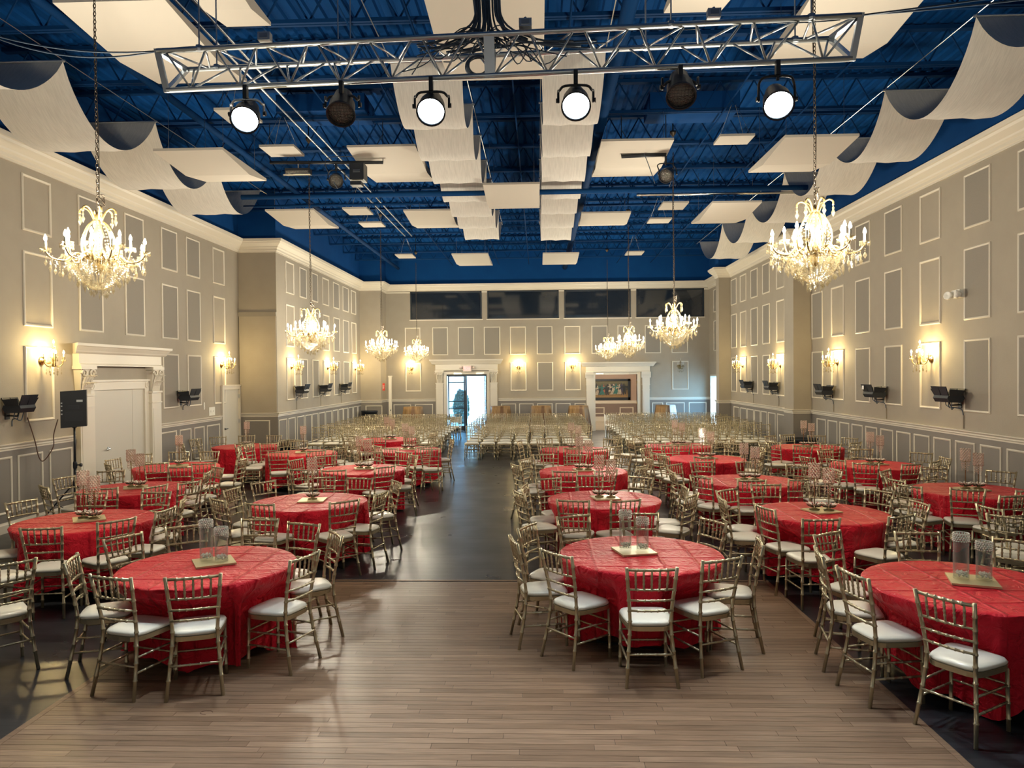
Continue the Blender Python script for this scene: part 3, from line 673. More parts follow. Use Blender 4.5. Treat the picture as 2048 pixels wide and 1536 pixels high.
# name: (left px, right px, far edge y, near edge y, phrase, centrepiece, tray turn, chairs as pixel pairs of post tops, extra chairs at these angles)
TABLES = {
 'A1': (227, 608, 1090, 1183, f'first red table beside the aisle, {W_}', 'v', .55, [((142, 1124), (165, 1104)), ((215, 1137.6), (294, 1144.5)), ((339, 1147.4), (438, 1139.6)), ((575, 1121), (636, 1098.6)), ((661.5, 1057.6), (684, 1072)),
        ((577.5, 1042), (639, 1047)), ((487, 1036), (553, 1036)), ((342, 1056), (410, 1049)), ((237, 1081), (310.5, 1065))], []),
 'B1': (497, 743, 984.5, 1025.5, f'second red table beside the aisle, {W_}', 'h1', .1, [((661.5, 1004), (717, 997)), ((748, 990), (776, 979.6)), ((785, 958), (800.6, 964)), ((495.5, 1005), (542, 1007)), ((423, 995), (445.7, 1000)),
        ((465, 979.6), (491.6, 972)), ((509, 966), (553, 960)), ((629, 957), (672, 955)), ((678, 955), (724, 956))], []),
 'B2': (636, 813, 927, 952, f'third red table beside the aisle, {W_}', 'h', .3, [((751, 934), (790, 930)), ((826, 918), (832, 921)), ((798, 908), (812, 911)), ((645.6, 939.6), (689, 938.6)), ((585, 937.7), (617.6, 937.7)), ((578.5, 919), (604, 917)), ((643, 912), (682, 911))], [62, 95]),
 'B3': (743, 886, 892, 907, f'fourth red table beside the aisle, {W_}', 'h', .3, [((764, 895), (796, 896)), ((846, 895), (874, 893)), ((886, 907), (899, 910)), ((902, 880), (908, 876)), ((767, 886), (794, 883))], [65, 95, 150, 180]),
 'B4': (722, 832, 876, 884, f'fifth red table beside the aisle, {W_}', 'h', .3, [], [200, 235, 270, 310, 345, 20, 80, 120]),
 'A2': (20, 320, 1017, 1071, f'first red table along the wall, {W_}', 'h', .6, [((19.5, 1059), (98.6, 1056)), ((197, 1044), (269.5, 1033)), ((311.5, 1023.6), (351, 1011)), ((355, 1001), (365, 990)), ((283, 984), (327, 984)), ((151, 985), (213, 983)), ((19.5, 1006), (81, 996)), ((-40, 1032), (-25, 1022)), ((-35, 1062), (-20, 1072))], []),
 'A3': (151, 380, 963, 993, f'second red table along the wall, {W_}', 'h', .5, [((281, 975), (337, 965)), ((193, 976), (228, 974)), ((77, 967), (97, 977)), ((115, 955), (156, 951)), ((204, 941.5), (256, 939.6)), ((309, 926), (340, 924)), ((386, 947), (400, 940))], [332, 50]),
 'A4': (260, 447, 923, 945, f'third red table along the wall, {W_}', 'h1', .5, [((209, 926), (222, 930)), ((214, 919), (242, 915)), ((266, 908), (304, 906)), ((396, 904), (430, 904)), ((352, 935), (376, 937)), ((386, 927), (428, 925)), ((340, 903), (376, 902)), ((457, 905), (478, 903)), ((468, 923), (482, 914))], []),
 'A5': (422, 559, 886, 900, f'fourth red table along the wall, {W_}', 'h1', .2, [((380, 880), (386, 885)), ((389, 878), (406, 877)), ((421, 874), (447, 873)), ((477, 871), (509, 870)), ((535, 870), (562, 870)), ((477, 886), (508, 887)), ((527, 888), (557, 888))], [215, 340]),
 'C1': (527, 680, 898.6, 914, f'lone red table off the aisle column, {W_}', 'h1', .3, [((541, 903), (572, 902)), ((614, 901), (650, 899)), ((579, 882), (613, 881)), ((535, 870.5), (561, 870.5))], [15, 50, 165, 200, 330]),
 'R1': (1110, 1452, 1070, 1154, f'first red table beside the aisle, {P_}', 'v', .25, [((1256.7, 1135.4), (1351, 1134.8)), ((1081.7, 1096), (1143, 1112.7)), ((1404.7, 1120), (1477.7, 1110.7)), ((1021, 1071), (1033, 1085)), ((1036.6, 1056), (1069, 1042.4)), ((1116, 1032), (1176, 1026.5)),
        ((1249, 1024.6), (1311, 1024.6)), ((1384.7, 1035.5), (1438, 1050)), ((1503.6, 1072.5), (1512, 1087.5))], []),
 'R2': (1090, 1326, 980.6, 1019.7, f'second red table beside the aisle, {P_}', 'h', .2, [((1118, 998), (1178.7, 1000)), ((1220.7, 1001), (1278, 997)), ((1030, 977.7), (1050, 985.5)), ((1052, 972), (1060, 966)), ((1077, 957), (1116, 955)), ((1156, 949), (1204, 949)), ((1256, 951), (1301, 955)), ((1341, 969), (1352, 978))], [325]),
 'R3': (1076, 1256, 931, 954, f'third red table beside the aisle, {P_}', 'h', .2, [((1107, 940.6), (1152, 941.6)), ((1190, 941), (1234, 938.6)), ((1048, 919), (1066, 915)), ((1076, 908), (1104.5, 907)), ((1133, 907), (1169, 908)), ((1273, 935), (1296, 927))], [10, 50, 205]),
 'R4': (1075, 1221, 893, 905, f'fourth red table beside the aisle, {P_}', 'h', .2, [((1049, 888), (1068, 882)), ((1080, 876), (1104, 876)), ((1126, 895), (1170, 894)), ((1191, 877), (1220, 878)), ((1215, 894), (1241, 891)), ((1232, 912), (1256, 910))], [95, 170, 245]),
 'T1': (1734, 2135, 1119, 1238, f'first red table of the middle column, {P_}', 'v', -.35, [((1832, 1178), (1947.4, 1206.5)), ((1680.8, 1130), (1742.3, 1156)), ((1630, 1091.6), (1644.4, 1112)), ((1629.6, 1068.4), (1678, 1058.8)), ((1793, 1061.5), (1875, 1063)), ((2020, 1078), (2085, 1084))], [15, 335, 305]),
 'S1': (1501, 1785, 1002, 1053, f'second red table of the middle column, {P_}', 'h', .3, [((1510, 1007), (1549.5, 1019)), ((1621, 1038), (1685.4, 1034)), ((1779, 1033), (1830, 1027)), ((1435, 988.4), (1452, 1002)), ((1436.7, 979.6), (1469, 975)), ((1505, 967), (1558, 967)), ((1617.4, 971), (1679, 974)), ((1723, 976), (1781, 984.5)), ((1817, 996), (1856, 1008))], []),
 'S2': (1392, 1605, 948, 978, f'third red table of the middle column, {P_}', 'h', .2, [((1379, 949), (1425, 955)), ((1475, 959), (1532, 959)), ((1580, 958), (1628, 957)), ((1337, 937.7), (1351, 945.5)), ((1340, 929), (1366, 925)), ((1382, 923), (1415, 922)), ((1470, 926), (1517, 926)), ((1577, 930), (1614, 932))], [0]),
 'S3': (1329, 1495, 909, 927, f'fourth red table of the middle column, {P_}', 'h', .2, [((1306, 905), (1334, 910)), ((1284, 896), (1300, 894)), ((1326, 889), (1354, 890)), ((1389, 892), (1422, 892)), ((1456, 886), (1478, 887)), ((1520, 905), (1530, 900)), ((1385, 912), (1432, 915))], [20, 215]),
 'S4': (1285, 1427, 885, 898, f'fifth red table of the middle column, {P_}', 'h', .2, [((1256, 876), (1264, 884)), ((1262, 872), (1281, 870)), ((1297, 885), (1327, 884)), ((1347, 886), (1377, 886)), ((1398, 878), (1420, 878))], [150, 115, 80, 40, 5]),
 'T2': (1818, 2072, 964, 1001, f'first red table along the wall, {P_}', 'h', .1, [((1886, 974), (1954.6, 976.7)), ((1782, 958), (1817, 965)), ((1757, 943.5), (1783, 935.7)), ((1847, 935.7), (1894, 935.7)), ((1962, 941.6), (2020, 946.4)), ((2020, 1001), (2075, 999)), ((2031, 980), (2090, 978))], [10, 205]),
 'T3': (1654, 1847, 919, 941.5, f'second red table along the wall, {P_}', 'h', .1, [((1705, 924), (1752, 926)), ((1803, 928), (1846, 926)), ((1625, 913), (1652, 917)), ((1635, 899), (1664, 897)), ((1706, 897), (1744, 898)), ((1808, 903), (1846, 905)), ((1868, 925), (1884, 916)), ((1878, 913), (1896, 917))], [205]),
 'T4': (1538, 1692, 886.5, 902.5, f'third red table along the wall, {P_}', 'h', .1, [((1580, 889), (1617, 889)), ((1527, 884), (1545, 887)), ((1531, 872), (1556, 870)), ((1560, 869), (1588, 868)), ((1611, 871), (1645, 871)), ((1656, 885), (1682, 888)), ((1684, 875), (1700, 875)), ((1693, 886), (1714, 884))], [215]),
}
CLOCK = ['twelve', 'one', 'two', 'three', 'four', 'five', 'six', 'seven', 'eight', 'nine', 'ten', 'eleven']
NCH = 0
CENT = {}; SPOTS = []
for key, (xl, xr, yt, yb, ph, cp, trot, posts, extra) in TABLES.items():
    xm = (xl+xr)/2
    cy_ = (on_z(xm, yt, TZ).y+on_z(xm, yb, TZ).y)/2+.01
    if key == 'B4': cy_ = 19.4
    c = on_y(xm, (yt+yb)/2, cy_); CENT[key] = (c.x, cy_)
    near = cy_ < 9.5
    t = thing('round_table', f'round table under the cloth of the {ph}', 'table', (c.x, cy_, 0), R(30)+cy_, 'round banquet tables')
    put('tabletop', ttop, t); put('leg', tl1, t); put('leg', tl2, t)
    used = {}
    spots = []
    for a, b in posts:
        A, B = on_z(*a, .953), on_z(*b, .953); m = (A+B)/2; w = B-A
        to = Vector((c.x-m.x, cy_-m.y)); f = Vector((-w.y, w.x)).normalized()
        if f.dot(to) < 0: f = -f
        tn = to.normalized()
        if f.dot(tn) < math.cos(R(38)) or abs(w.length-.38) > .14: f = (tn*1.6+f).normalized() if f.dot(tn) > 0 else tn
        p_ = Vector((m.x, m.y))+f*.278
        dd = p_-Vector((c.x, cy_)); r_ = dd.length
        if r_ < .80: p_ = Vector((c.x, cy_))+dd.normalized()*.80
        if r_ > 1.55: p_ = Vector((c.x, cy_))+dd.normalized()*1.3
        spots.append((p_, math.atan2(f.y, f.x)-PI/2))
    for dg in extra:
        q = R(dg); r_ = random.uniform(.92, 1.04); p_ = Vector((c.x+r_*math.cos(q), cy_+r_*math.sin(q)))
        spots.append((p_, q+PI/2+random.uniform(-.12, .12)))
    SPOTS.append((key, c.x, cy_, ph, spots))
    centrepiece('v' if cp == 'v' else 'h', *(on_z(*{'A1': (428, 1126), 'R1': (1268, 1104), 'T1': (1945, 1164)}.get(key, (0, 0)), TZ).xy if cp == 'v' else (c.x+.02, cy_+.05)), trot, ph, cp == 'h1')
# ease apart chairs that would run into one another, then set them down
CH_ = [[p_.x, p_.y, rz, key, cx, cy0, ph] for key, cx, cy0, ph, spots in SPOTS for p_, rz in spots]
for it in range(60):
    for i in range(len(CH_)):
        for j in range(i):
            A, B = CH_[i], CH_[j]; dx, dy = A[0]-B[0], A[1]-B[1]; d = math.hypot(dx, dy)
            if 1e-6 < d < .50:
                same = A[3] == B[3]; need = .50 if not same else .475
                if d < need:
                    m = (need-d)/2*.6; ux, uy = dx/d, dy/d
                    A[0] += ux*m; A[1] += uy*m; B[0] -= ux*m; B[1] -= uy*m
    for A in CH_:
        for key, cx, cy0, ph, sp in SPOTS:
            dx, dy = A[0]-cx, A[1]-cy0; d = math.hypot(dx, dy)
            lim = .80 if key == A[3] else 1.0
            if d < lim: A[0] += dx/d*(lim-d); A[1] += dy/d*(lim-d)
for key, cx, cy0, ph, spots in SPOTS:
    used = {}; seats = []
    for x, y_, rz, k_, _, _, _ in sorted((c_ for c_ in CH_ if c_[3] == key), key=lambda v: math.atan2(v[1]-cy0, v[0]-cx)):
        tq = math.atan2(cy0-y_, cx-x)-PI/2; df = (rz-tq+PI) % (2*PI)-PI; rz = tq+max(-R(30), min(R(30), df))
        hr = round((90-math.degrees(math.atan2(y_-cy0, x-cx)))/30) % 12
        while hr in used: hr = (hr-1) % 12
        used[hr] = 1
        seats.append((x-cx, y_-cy0, rz))
        make_chair(x, y_, rz, f"gold chair at {CLOCK[hr]} o'clock of the {ph}", 'gold chairs around the red tables'); NCH += 1
    tag(cloth(sum(map(ord, key)), seats).build('tablecloth', 'satin', None, (cx, cy0, 0), True), f'crumpled red satin cloth of the {ph}', 'tablecloth', 'red satin tablecloths')
# chairs of tables that stand outside the frame
for a, b, f, ph in (((-14, 1119), (46, 1127), (-.75, .65), "gold chair cut by the frame beside the first speaker-side aisle table"),
                    ((1976, 1008), (1987, 1017), (1, .15), "gold chair turned to the wall between two painting-side tables"),
                    ((1998, 1024.6), (2038.6, 1036), (.7, .7), "gold chair cut by the frame in front of the painting-side wall table")):
    A, B = on_z(*a, .953), on_z(*b, .953); m = (A+B)/2; f = Vector(f).normalized()
    make_chair(m.x+f.x*.26, m.y+f.y*.26, math.atan2(f.y, f.x)-PI/2, ph, 'gold chairs around the red tables'); NCH += 1

# ------------------------------------------------------------------ theatre rows facing the stage
BLOCKS = [('rear block, speaker side', -6.52, 8), ('rear centre block', -1.94, 8), ('rear block, painting side', 2.75, 9)]
NUM = ['first', 'second', 'third', 'fourth', 'fifth', 'sixth', 'seventh', 'eighth', 'ninth']
left = 300-NCH; rest_g, rest_c = MB(), MB(); cnt = 0
for r_ in range(9):
    for bl, x0, n in BLOCKS:
        for k in range(n):
            x = x0+k*.468+random.uniform(-.015, .015); y = 21.3+r_*.83+random.uniform(-.03, .03)+(.05 if bl != 'rear centre block' else 0)
            rz = PI+random.uniform(-.06, .06)
            if cnt < left:
                o = put('banquet_chair', pme, None, (x, y, 0), rot=(0, 0, rz)); o.scale = (CHS, CHS, CHS); cnt += 1
                tag(o, f'gold chair in row {["one","two","three","four","five","six","seven","eight","nine"][r_]}, {NUM[k]} from its speaker-side end, {bl}', 'chair', 'gold chairs in theatre rows')
            else:
                m = Matrix.Translation((x, y, 0)) @ Matrix.Rotation(rz, 4, 'Z') @ Matrix.Scale(CHS, 4); rest_g.merge(PG, m); rest_c.merge(PC, m)
far = bpy.data.meshes.new('banquet_chair'); ng = len(rest_g.v)
far.from_pydata(rest_g.v+rest_c.v, [], rest_g.f+[tuple(i+ng for i in f) for f in rest_c.f])
far.materials.append(M['gold']); far.materials.append(M['cushion']); far.polygons.foreach_set('material_index', [0]*len(rest_g.f)+[1]*len(rest_c.f)); far.polygons.foreach_set('use_smooth', [True]*len(far.polygons))
tag(put('banquet_chair', far), 'dense rear rows of gold chairs before the end wall', 'chair', 'gold chairs in theatre rows', 'stuff')
def folding_chair(x, y, rz, label):
    t = thing('folding_chair', label, 'chair', (x, y, 0), rz, 'white folding chairs')
    MB().box((0, .0, .43), (.40, .38, .04)).build('seat', 'white_plastic', t)
    MB().box((0, -.24, .72), (.36, .02, .22)).build('backrest', 'white_plastic', t)
    for s in (-1, 1):
        MB().tube([(s*.21, .24, 0), (s*.21, -.26, .85)], .016, 6).build('leg', 'white_plastic', t)
        MB().tube([(s*.19, -.22, 0), (s*.19, .15, .43)], .016, 6).build('leg', 'white_plastic', t)
p = on_z(1221, 873, 0); folding_chair(p.x, p.y, PI, 'white folding chair at the aisle end of the painting-side rear rows')
p = on_z(911, 878, 0); folding_chair(p.x, p.y, PI, 'white folding chair at the aisle end of the speaker-side rear rows')

# ------------------------------------------------------------------ draped cocktail tables at the end wall
def cocktail(px, py, mats, label, seed):
    p = on_y(px, py, YB-1.1); rnd = random.Random(seed)
    t = thing('cocktail_table', label, 'cocktail table', (p.x, p.y, 0), 0, 'draped cocktail tables')
    n = 72; ph = rnd.uniform(0, 6); rings = []
    for k in range(9):
        tt = k/8; ring = []
        for j in range(n):
            q = 2*PI*j/n; r_ = .40+tt*.10+tt*.055*math.sin(12*q+ph)+.03*tt*math.sin(19*q+ph); ring.append((r_*math.cos(q), r_*math.sin(q), 1.13-1.11*tt))
        rings.append(ring)
    vs = [(0, 0, 1.135)]+[v for r_ in rings for v in r_]; fs = [(0, 1+k, 1+(k+1) % n) for k in range(n)]
    for i in range(8):
        for k in range(n): fs.append((1+i*n+k, 1+(i+1)*n+k, 1+(i+1)*n+(k+1) % n, 1+i*n+(k+1) % n))
    h = [f for f in fs]
    o = MB().add(vs, fs).build('table_drape', mats[0], t, smooth=True)
    if len(mats) > 1:
        o.data.materials.append(M[mats[1]])
        for pl in o.data.polygons: pl.material_index = 1 if pl.center.x > .12 else 0
    MB().lathe([(.001, 1.10), (.38, 1.10), (.38, 1.125), (.001, 1.125)], 24, caps=False).build('tabletop', 'white_plastic', t)
    MB().lathe([(.25, 0), (.25, .02), (.03, .05), (.03, 1.1)], 16).build('pedestal', 'black', t)
cocktail(826, 822, ['sequin'], 'gold sequin cocktail table between jamb and open entrance', 1)
cocktail(1001, 822, ['sequin'], 'gold sequin cocktail table just past the open entrance', 2)
cocktail(1082, 822, ['sequin'], 'gold sequin cocktail table midway between entrance and painting opening', 3)
cocktail(1157, 822, ['sequin'], 'gold sequin cocktail table against the pilaster of the painting opening', 4)
cocktail(1331, 820, ['sequin', 'white_cloth'], 'half gold, half white cocktail table in the blue daylight corner', 5)

# ------------------------------------------------------------------ doors and surrounds
def wbox(w, s0, s1, z0, z1, h0, h1, mb=None):
    mb = mb or MB(); c = [w.fn(s, h, z) for s in (s0, s1) for h in (h0, h1) for z in (z0, z1)]
    return mb.add(c, [(0, 1, 3, 2), (4, 6, 7, 5), (0, 4, 5, 1), (2, 3, 7, 6), (0, 2, 6, 4), (1, 5, 7, 3)])
def leaf_capital(w, s0, s1, z0, z1, h):
    """acanthus capital: a flared bell with two tiers of curled leaves and corner scrolls"""
    mb = MB(); sm = (s0+s1)/2; hw = (s1-s0)/2
    mb.add([w.fn(sm+a*hw*k, hh, z) for z, k, h1 in ((z0, .78, h*.8), (z1-.06, 1.02, h*1.25)) for a, hh in ((-1, 0), (1, 0), (1, h1), (-1, h1))],
           [(0, 1, 5, 4), (1, 2, 6, 5), (2, 3, 7, 6), (3, 0, 4, 7), (4, 5, 6, 7)])
    wbox(w, s0-.04, s1+.04, z1-.06, z1, 0, h*1.5, mb)
    H = z1-z0
    for tier, (n, zz, ll) in enumerate(((5, z0, .42), (4, z0+.25*H, .42))):
        for k in range(n):
            s = s0+.04+(s1-s0-.08)*(k+.5)/n; lw = (s1-s0)/n*.42; b = h*(.85+.2*tier)
            pts = [(0, 0), (.5, .015), (.85, .05), (1.0, .10), (.9, .13)]
            vs = [w.fn(s+a*lw*(1-.25*i), b+o_, zz+ll*H*t) for i, (t, o_) in enumerate(pts) for a in (-1, 0, 1)]
            for i in range(len(pts)): vs[i*3+1] = vs[i*3+1]+Vector((w.n.x, w.n.y, 0))*.02
            mb.add(vs, [(i*3+j, i*3+j+1, i*3+j+4, i*3+j+3) for i in range(len(pts)-1) for j in range(2)])
    for a in (-1, 1):
        pts = [w.fn(sm+a*(hw*.6+.10*math.cos(q)*(1-q/9)), h*1.35, z1-.14+.085*math.sin(q)*(1-q/9)) for q in [i*.6 for i in range(13)]]
        mb.tube(pts, .018, 6)
    return mb
def surround(w, name, label, so, si, zh, ztop, h, capital, jamb_t=.12):
    """door case: so = outer pilaster edges, si = inner edges, zh = soffit of the entablature, ztop = its top"""
    o = wbox(w, si[0]-.001, si[1]+.001, zh, zh+.02, 0, h*.6).build(name, 'trim'); tag(o, label, 'door', kind='structure')
    for a, b in ((so[0], si[0]), (si[1], so[1])):
        p = wbox(w, a, b, .28, zh-.52, 0, h)
        wbox(w, a-.03, b+.03, 0, .28, 0, h+.03, p); wbox(w, a-.02, b+.02, zh-.56, zh-.52, 0, h+.025, p); wbox(w, a-.015, b+.015, zh-.78, zh-.755, 0, h+.015, p)
        po = p.build('pilaster', 'trim', o)
        wbox(w, a+.05, b-.05, .45, zh-.9, h, h+.006).build('flute_panel', 'trim', po)
        if capital: leaf_capital(w, a, b, zh-.52, zh, h).build('capital', 'trim', o)
        else:
            c = MB(); wbox(w, a-.01, b+.01, zh-.52, zh-.25, 0, h, c)
            extrude(w, [(0, zh-.25), (h+.01, zh-.25), (h+.02, zh-.18), (h+.05, zh-.10), (h+.06, zh), (0, zh)], a-.05, b+.05, 0, 0, c); c.build('capital', 'trim', o)
    H = ztop-zh
    e = MB(); extrude(w, [(0, zh), (h+.03, zh), (h+.03, zh+.03), (h+.005, zh+.05), (h+.005, zh+.55*H), (0, zh+.55*H)], so[0]-.02, so[1]+.02, 0, 0, e)
    e.build('frieze', 'trim', o)
    c = MB(); extrude(w, [(0, zh+.55*H), (h+.02, zh+.55*H), (h+.05, zh+.62*H), (h+.06, zh+.68*H), (h+.11, zh+.86*H), (h+.135, zh+.88*H), (h+.14, ztop), (0, ztop)], so[0]-.01, so[1]+.01, -1, 1, c); c.build('cornice', 'trim', o)
    return o
# big closed door in the speaker-side wall
w = WLF
pa, pb = s_px(w, 148.5, 850), s_px(w, 175, 850); pc, pd = s_px(w, 293.5, 800), s_px(w, 312, 800)
zs = on_x(230, 733, XL+.1).z; zt = on_x(230, 690, XL+.25).z
d1 = surround(w, 'door_1', 'tall cream door case with leafy capitals behind the tripod speaker', (pa, pd), (pb, pc), zs, zt, .12, True)
za = on_x(235, 779, XL).z
fr = MB(); wbox(w, pb+.0, pb+.16, 0, za, 0, .05, fr); wbox(w, pc-.16, pc, 0, za, 0, .05, fr); wbox(w, pb, pc, za, za+.16, 0, .05, fr); wbox(w, pb-.02, pc+.02, za+.16, za+.20, 0, .075, fr)
fr.build('architrave', 'trim', d1)
for s in (pb+.08, pc-.08): MB().lathe([(.07, 0), (.07, .012), (.05, .016), (.05, .01), (.02, .01), (.02, .02), (.001, .02)], 16, w.fn(s, .05, za+.08), Matrix.Rotation(PI/2, 3, 'Y'), False).build('rosette', 'trim', d1)
sm = s_px(w, 264, 860)
lf = wbox(w, pb+.16, sm, 0.01, za, -.0, .012).build('door_leaf', 'door', d1)
lf2 = wbox(w, sm+.008, pc-.16, 0.01, za, 0, .012).build('door_leaf', 'door', d1)
hp = on_x(217, 897, XL+.02); sh = w.s_of(hp)
MB().lathe([(.035, 0), (.035, .012), (.012, .014), (.012, .05)], 12, w.fn(sh, .012, hp.z), Matrix.Rotation(PI/2, 3, 'Y')).tube([w.fn(sh, .06, hp.z), w.fn(sh-.13, .06, hp.z-.01)], .011, 8).build('door_handle', 'steel', lf)
# small white door near the return
a, b = s_px(w, 445, 830), s_px(w, 476, 830); zz = on_x(458, 779, XL).z
d2 = MB(); wbox(w, a-.09, a, 0, zz+.09, 0, .05, d2); wbox(w, b, b+.09, 0, zz+.09, 0, .05, d2); wbox(w, a, b, zz, zz+.09, 0, .05, d2); wbox(w, a-.11, b+.11, zz+.09, zz+.125, 0, .065, d2)
d2 = d2.build('door_2', 'trim'); tag(d2, 'small plain white door between tan wall corner and fire exit face', 'door', kind='structure')
lf = wbox(w, a, b, .01, zz, .0, .015).build('door_leaf', 'door', d2)
hp = on_x(449.5, 858, XL+.02); sh = w.s_of(hp)
MB().lathe([(.03, 0), (.03, .012), (.012, .014), (.012, .05)], 10, w.fn(sh, .015, hp.z), Matrix.Rotation(PI/2, 3, 'Y')).tube([w.fn(sh, .06, hp.z), w.fn(sh+.12, .06, hp.z)], .011, 8).build('door_handle', 'black', lf)
for z in (.3, 1.15, zz-.25): wbox(w, b-.01, b+.02, z, z+.11, .015, .055).build('hinge', 'steel', d2)
# entrance in the end wall
w = WBK
d3 = surround(w, 'door_3', 'cream door case with leafy capitals around the open glass entrance', (s_px(w, 872), s_px(w, 994)), (s_px(w, 886), s_px(w, 980)), on_y(940, 741, YB-.1).z, on_y(940, 718.5, YB-.25).z, .12, True)
def jambs(w, D, z, parent):
    fr = MB()
    for a, b in ((D[0]-.13, D[0]), (D[1], D[1]+.13)): wbox(w, a, b, 0, z, -.22, .05, fr)
    wbox(w, D[0]-.13, D[1]+.13, z, z+.13, -.22, .05, fr); return fr.build('architrave', 'trim', parent)
jambs(w, DOORB, 2.46, d3)
def glass_leaf(parent, hinge, ang, wd, ht, rails):
    """framed glass leaf swinging about the vertical hinge line"""
    m = Matrix.Translation((hinge[0], hinge[1], 0)) @ Matrix.Rotation(ang, 4, 'Z')
    f = MB(); st = .055
    for x in (st/2, wd-st/2): f.box((x, 0, ht/2), (st, .045, ht))
    f.box((wd/2, 0, ht-st/2), (wd, .045, st)).box((wd/2, 0, .12), (wd, .045, .22))
    for z in rails: f.box((wd/2, 0, z), (wd, .04, .04))
    g = MB(); g.merge(f, m); o = g.build('door_leaf', 'frame_dark', parent)
    p = MB().box((wd/2, 0, ht/2), (wd-.08, .008, ht-.1)); q = MB(); q.merge(p, m); q.build('pane', 'pane', o)
    h = MB().tube([(wd*.12, -.05, 1.05), (wd*.9, -.05, 1.05)], .016, 8); q = MB(); q.merge(h, m); q.build('push_bar', 'black', o)
    return o
A = w.fn(DOORB[0]+.03, -.12, 0); B = w.fn(DOORB[1]-.03, -.12, 0)
glass_leaf(d3, A, R(8), .74, 2.42, (.98, 1.30, 2.12)); glass_leaf(d3, B, R(98), .84, 2.42, (.98, 1.30, 2.12))
wbox(w, DOORB[0]+.78, DOORB[0]+.86, 0, 2.44, -.16, -.08).build('mullion', 'frame_dark', d3)
wbox(w, DOORB[0], DOORB[1], 2.38, 2.46, -.18, -.10).build('head_rail', 'frame_dark', d3)
for s in (DOORB[0]+.32, DOORB[1]-.45): wbox(w, s, s+.34, 2.46, 2.53, .05, .11).build('door_closer', 'steel', d3)
# painting opening
d4 = surround(w, 'door_4', 'plain cream door case around the opening that shows the dance painting', (s_px(w, 1172), s_px(w, 1298)), (s_px(w, 1184), s_px(w, 1284)), on_y(1230, 744, YB-.1).z, on_y(1230, 724, YB-.25).z, .12, False)
jambs(w, DOORP, 2.40, d4)
for s in (DOORP[0]+.02, DOORP[1]-.36): wbox(w, s, s+.32, 2.41, 2.47, .05, .10).build('door_closer', 'steel', d4)
for z in (.35, 1.1, 2.0): wbox(w, DOORP[1]-.02, DOORP[1]+.01, z, z+.12, -.1, .0).build('hinge', 'brass', d4)
# foyer behind it
YF = 38.0; fx0, fx1 = w.fn(DOORP[0]-1.6, 0, 0).x, w.fn(DOORP[1]+1.8, 0, 0).x
ff = MB().box(((fx0+fx1)/2, (YB+.22+YF)/2, -.05), (fx1-fx0, YF-YB-.1, .1)).build('floor_foyer', 'tile'); tag(ff, 'beige tiled foyer floor beyond the painting opening', 'floor', kind='structure')
fw = MB().box(((fx0+fx1)/2, YF+.1, 1.7), (fx1-fx0, .2, 3.4)).build('wall_foyer', 'foyer'); tag(fw, 'rose tan foyer wall carrying the dance painting', 'wall', kind='structure')
for x, nm in ((fx0-.1, 'wall_foyer_near'), (fx1+.1, 'wall_foyer_far')):
    o = MB().box((x, (YB+.22+YF)/2, 1.7), (.2, YF-YB-.02, 3.4)).build(nm, 'foyer'); tag(o, f'{"entrance" if x < 3 else "daylight"}-side end wall of the small foyer', 'wall', kind='structure')
o = MB().box(((fx0+fx1)/2, (YB+.22+YF)/2, 3.45), (fx1-fx0+.4, YF-YB+.1, .1)).build('ceiling_foyer', 'wall'); tag(o, 'low tan ceiling of the small foyer', 'ceiling', kind='structure')
MB().box(((fx0+fx1)/2, YF-.01, .45), (fx1-fx0, .03, .9)).build('wainscot', 'foyer_dado', fw)
MB().box(((fx0+fx1)/2, YF-.03, .98), (fx1-fx0, .07, .16)).build('chair_rail', 'trim', fw)
MB().box(((fx0+fx1)/2, YF-.03, .12), (fx1-fx0, .06, .24)).build('baseboard', 'trim', fw)
class FW: pass
fwf = FW(); fwf.fn = lambda s, h, z: Vector((s, YF-.025-h, z))
for a, b in ((1170, 1209), (1239, 1267)):
    picture_frame(fwf, on_y(a, 820, YF).x, on_y(b, 820, YF).x, .36, .72, .06, .025).build('wainscot_frame', 'trim', fw)
lamp('foyer_lamp', 'POINT', ((fx0+fx1)/2, 35.0, 3.1), FOYER_W, (1, .86, .66), None, .25)
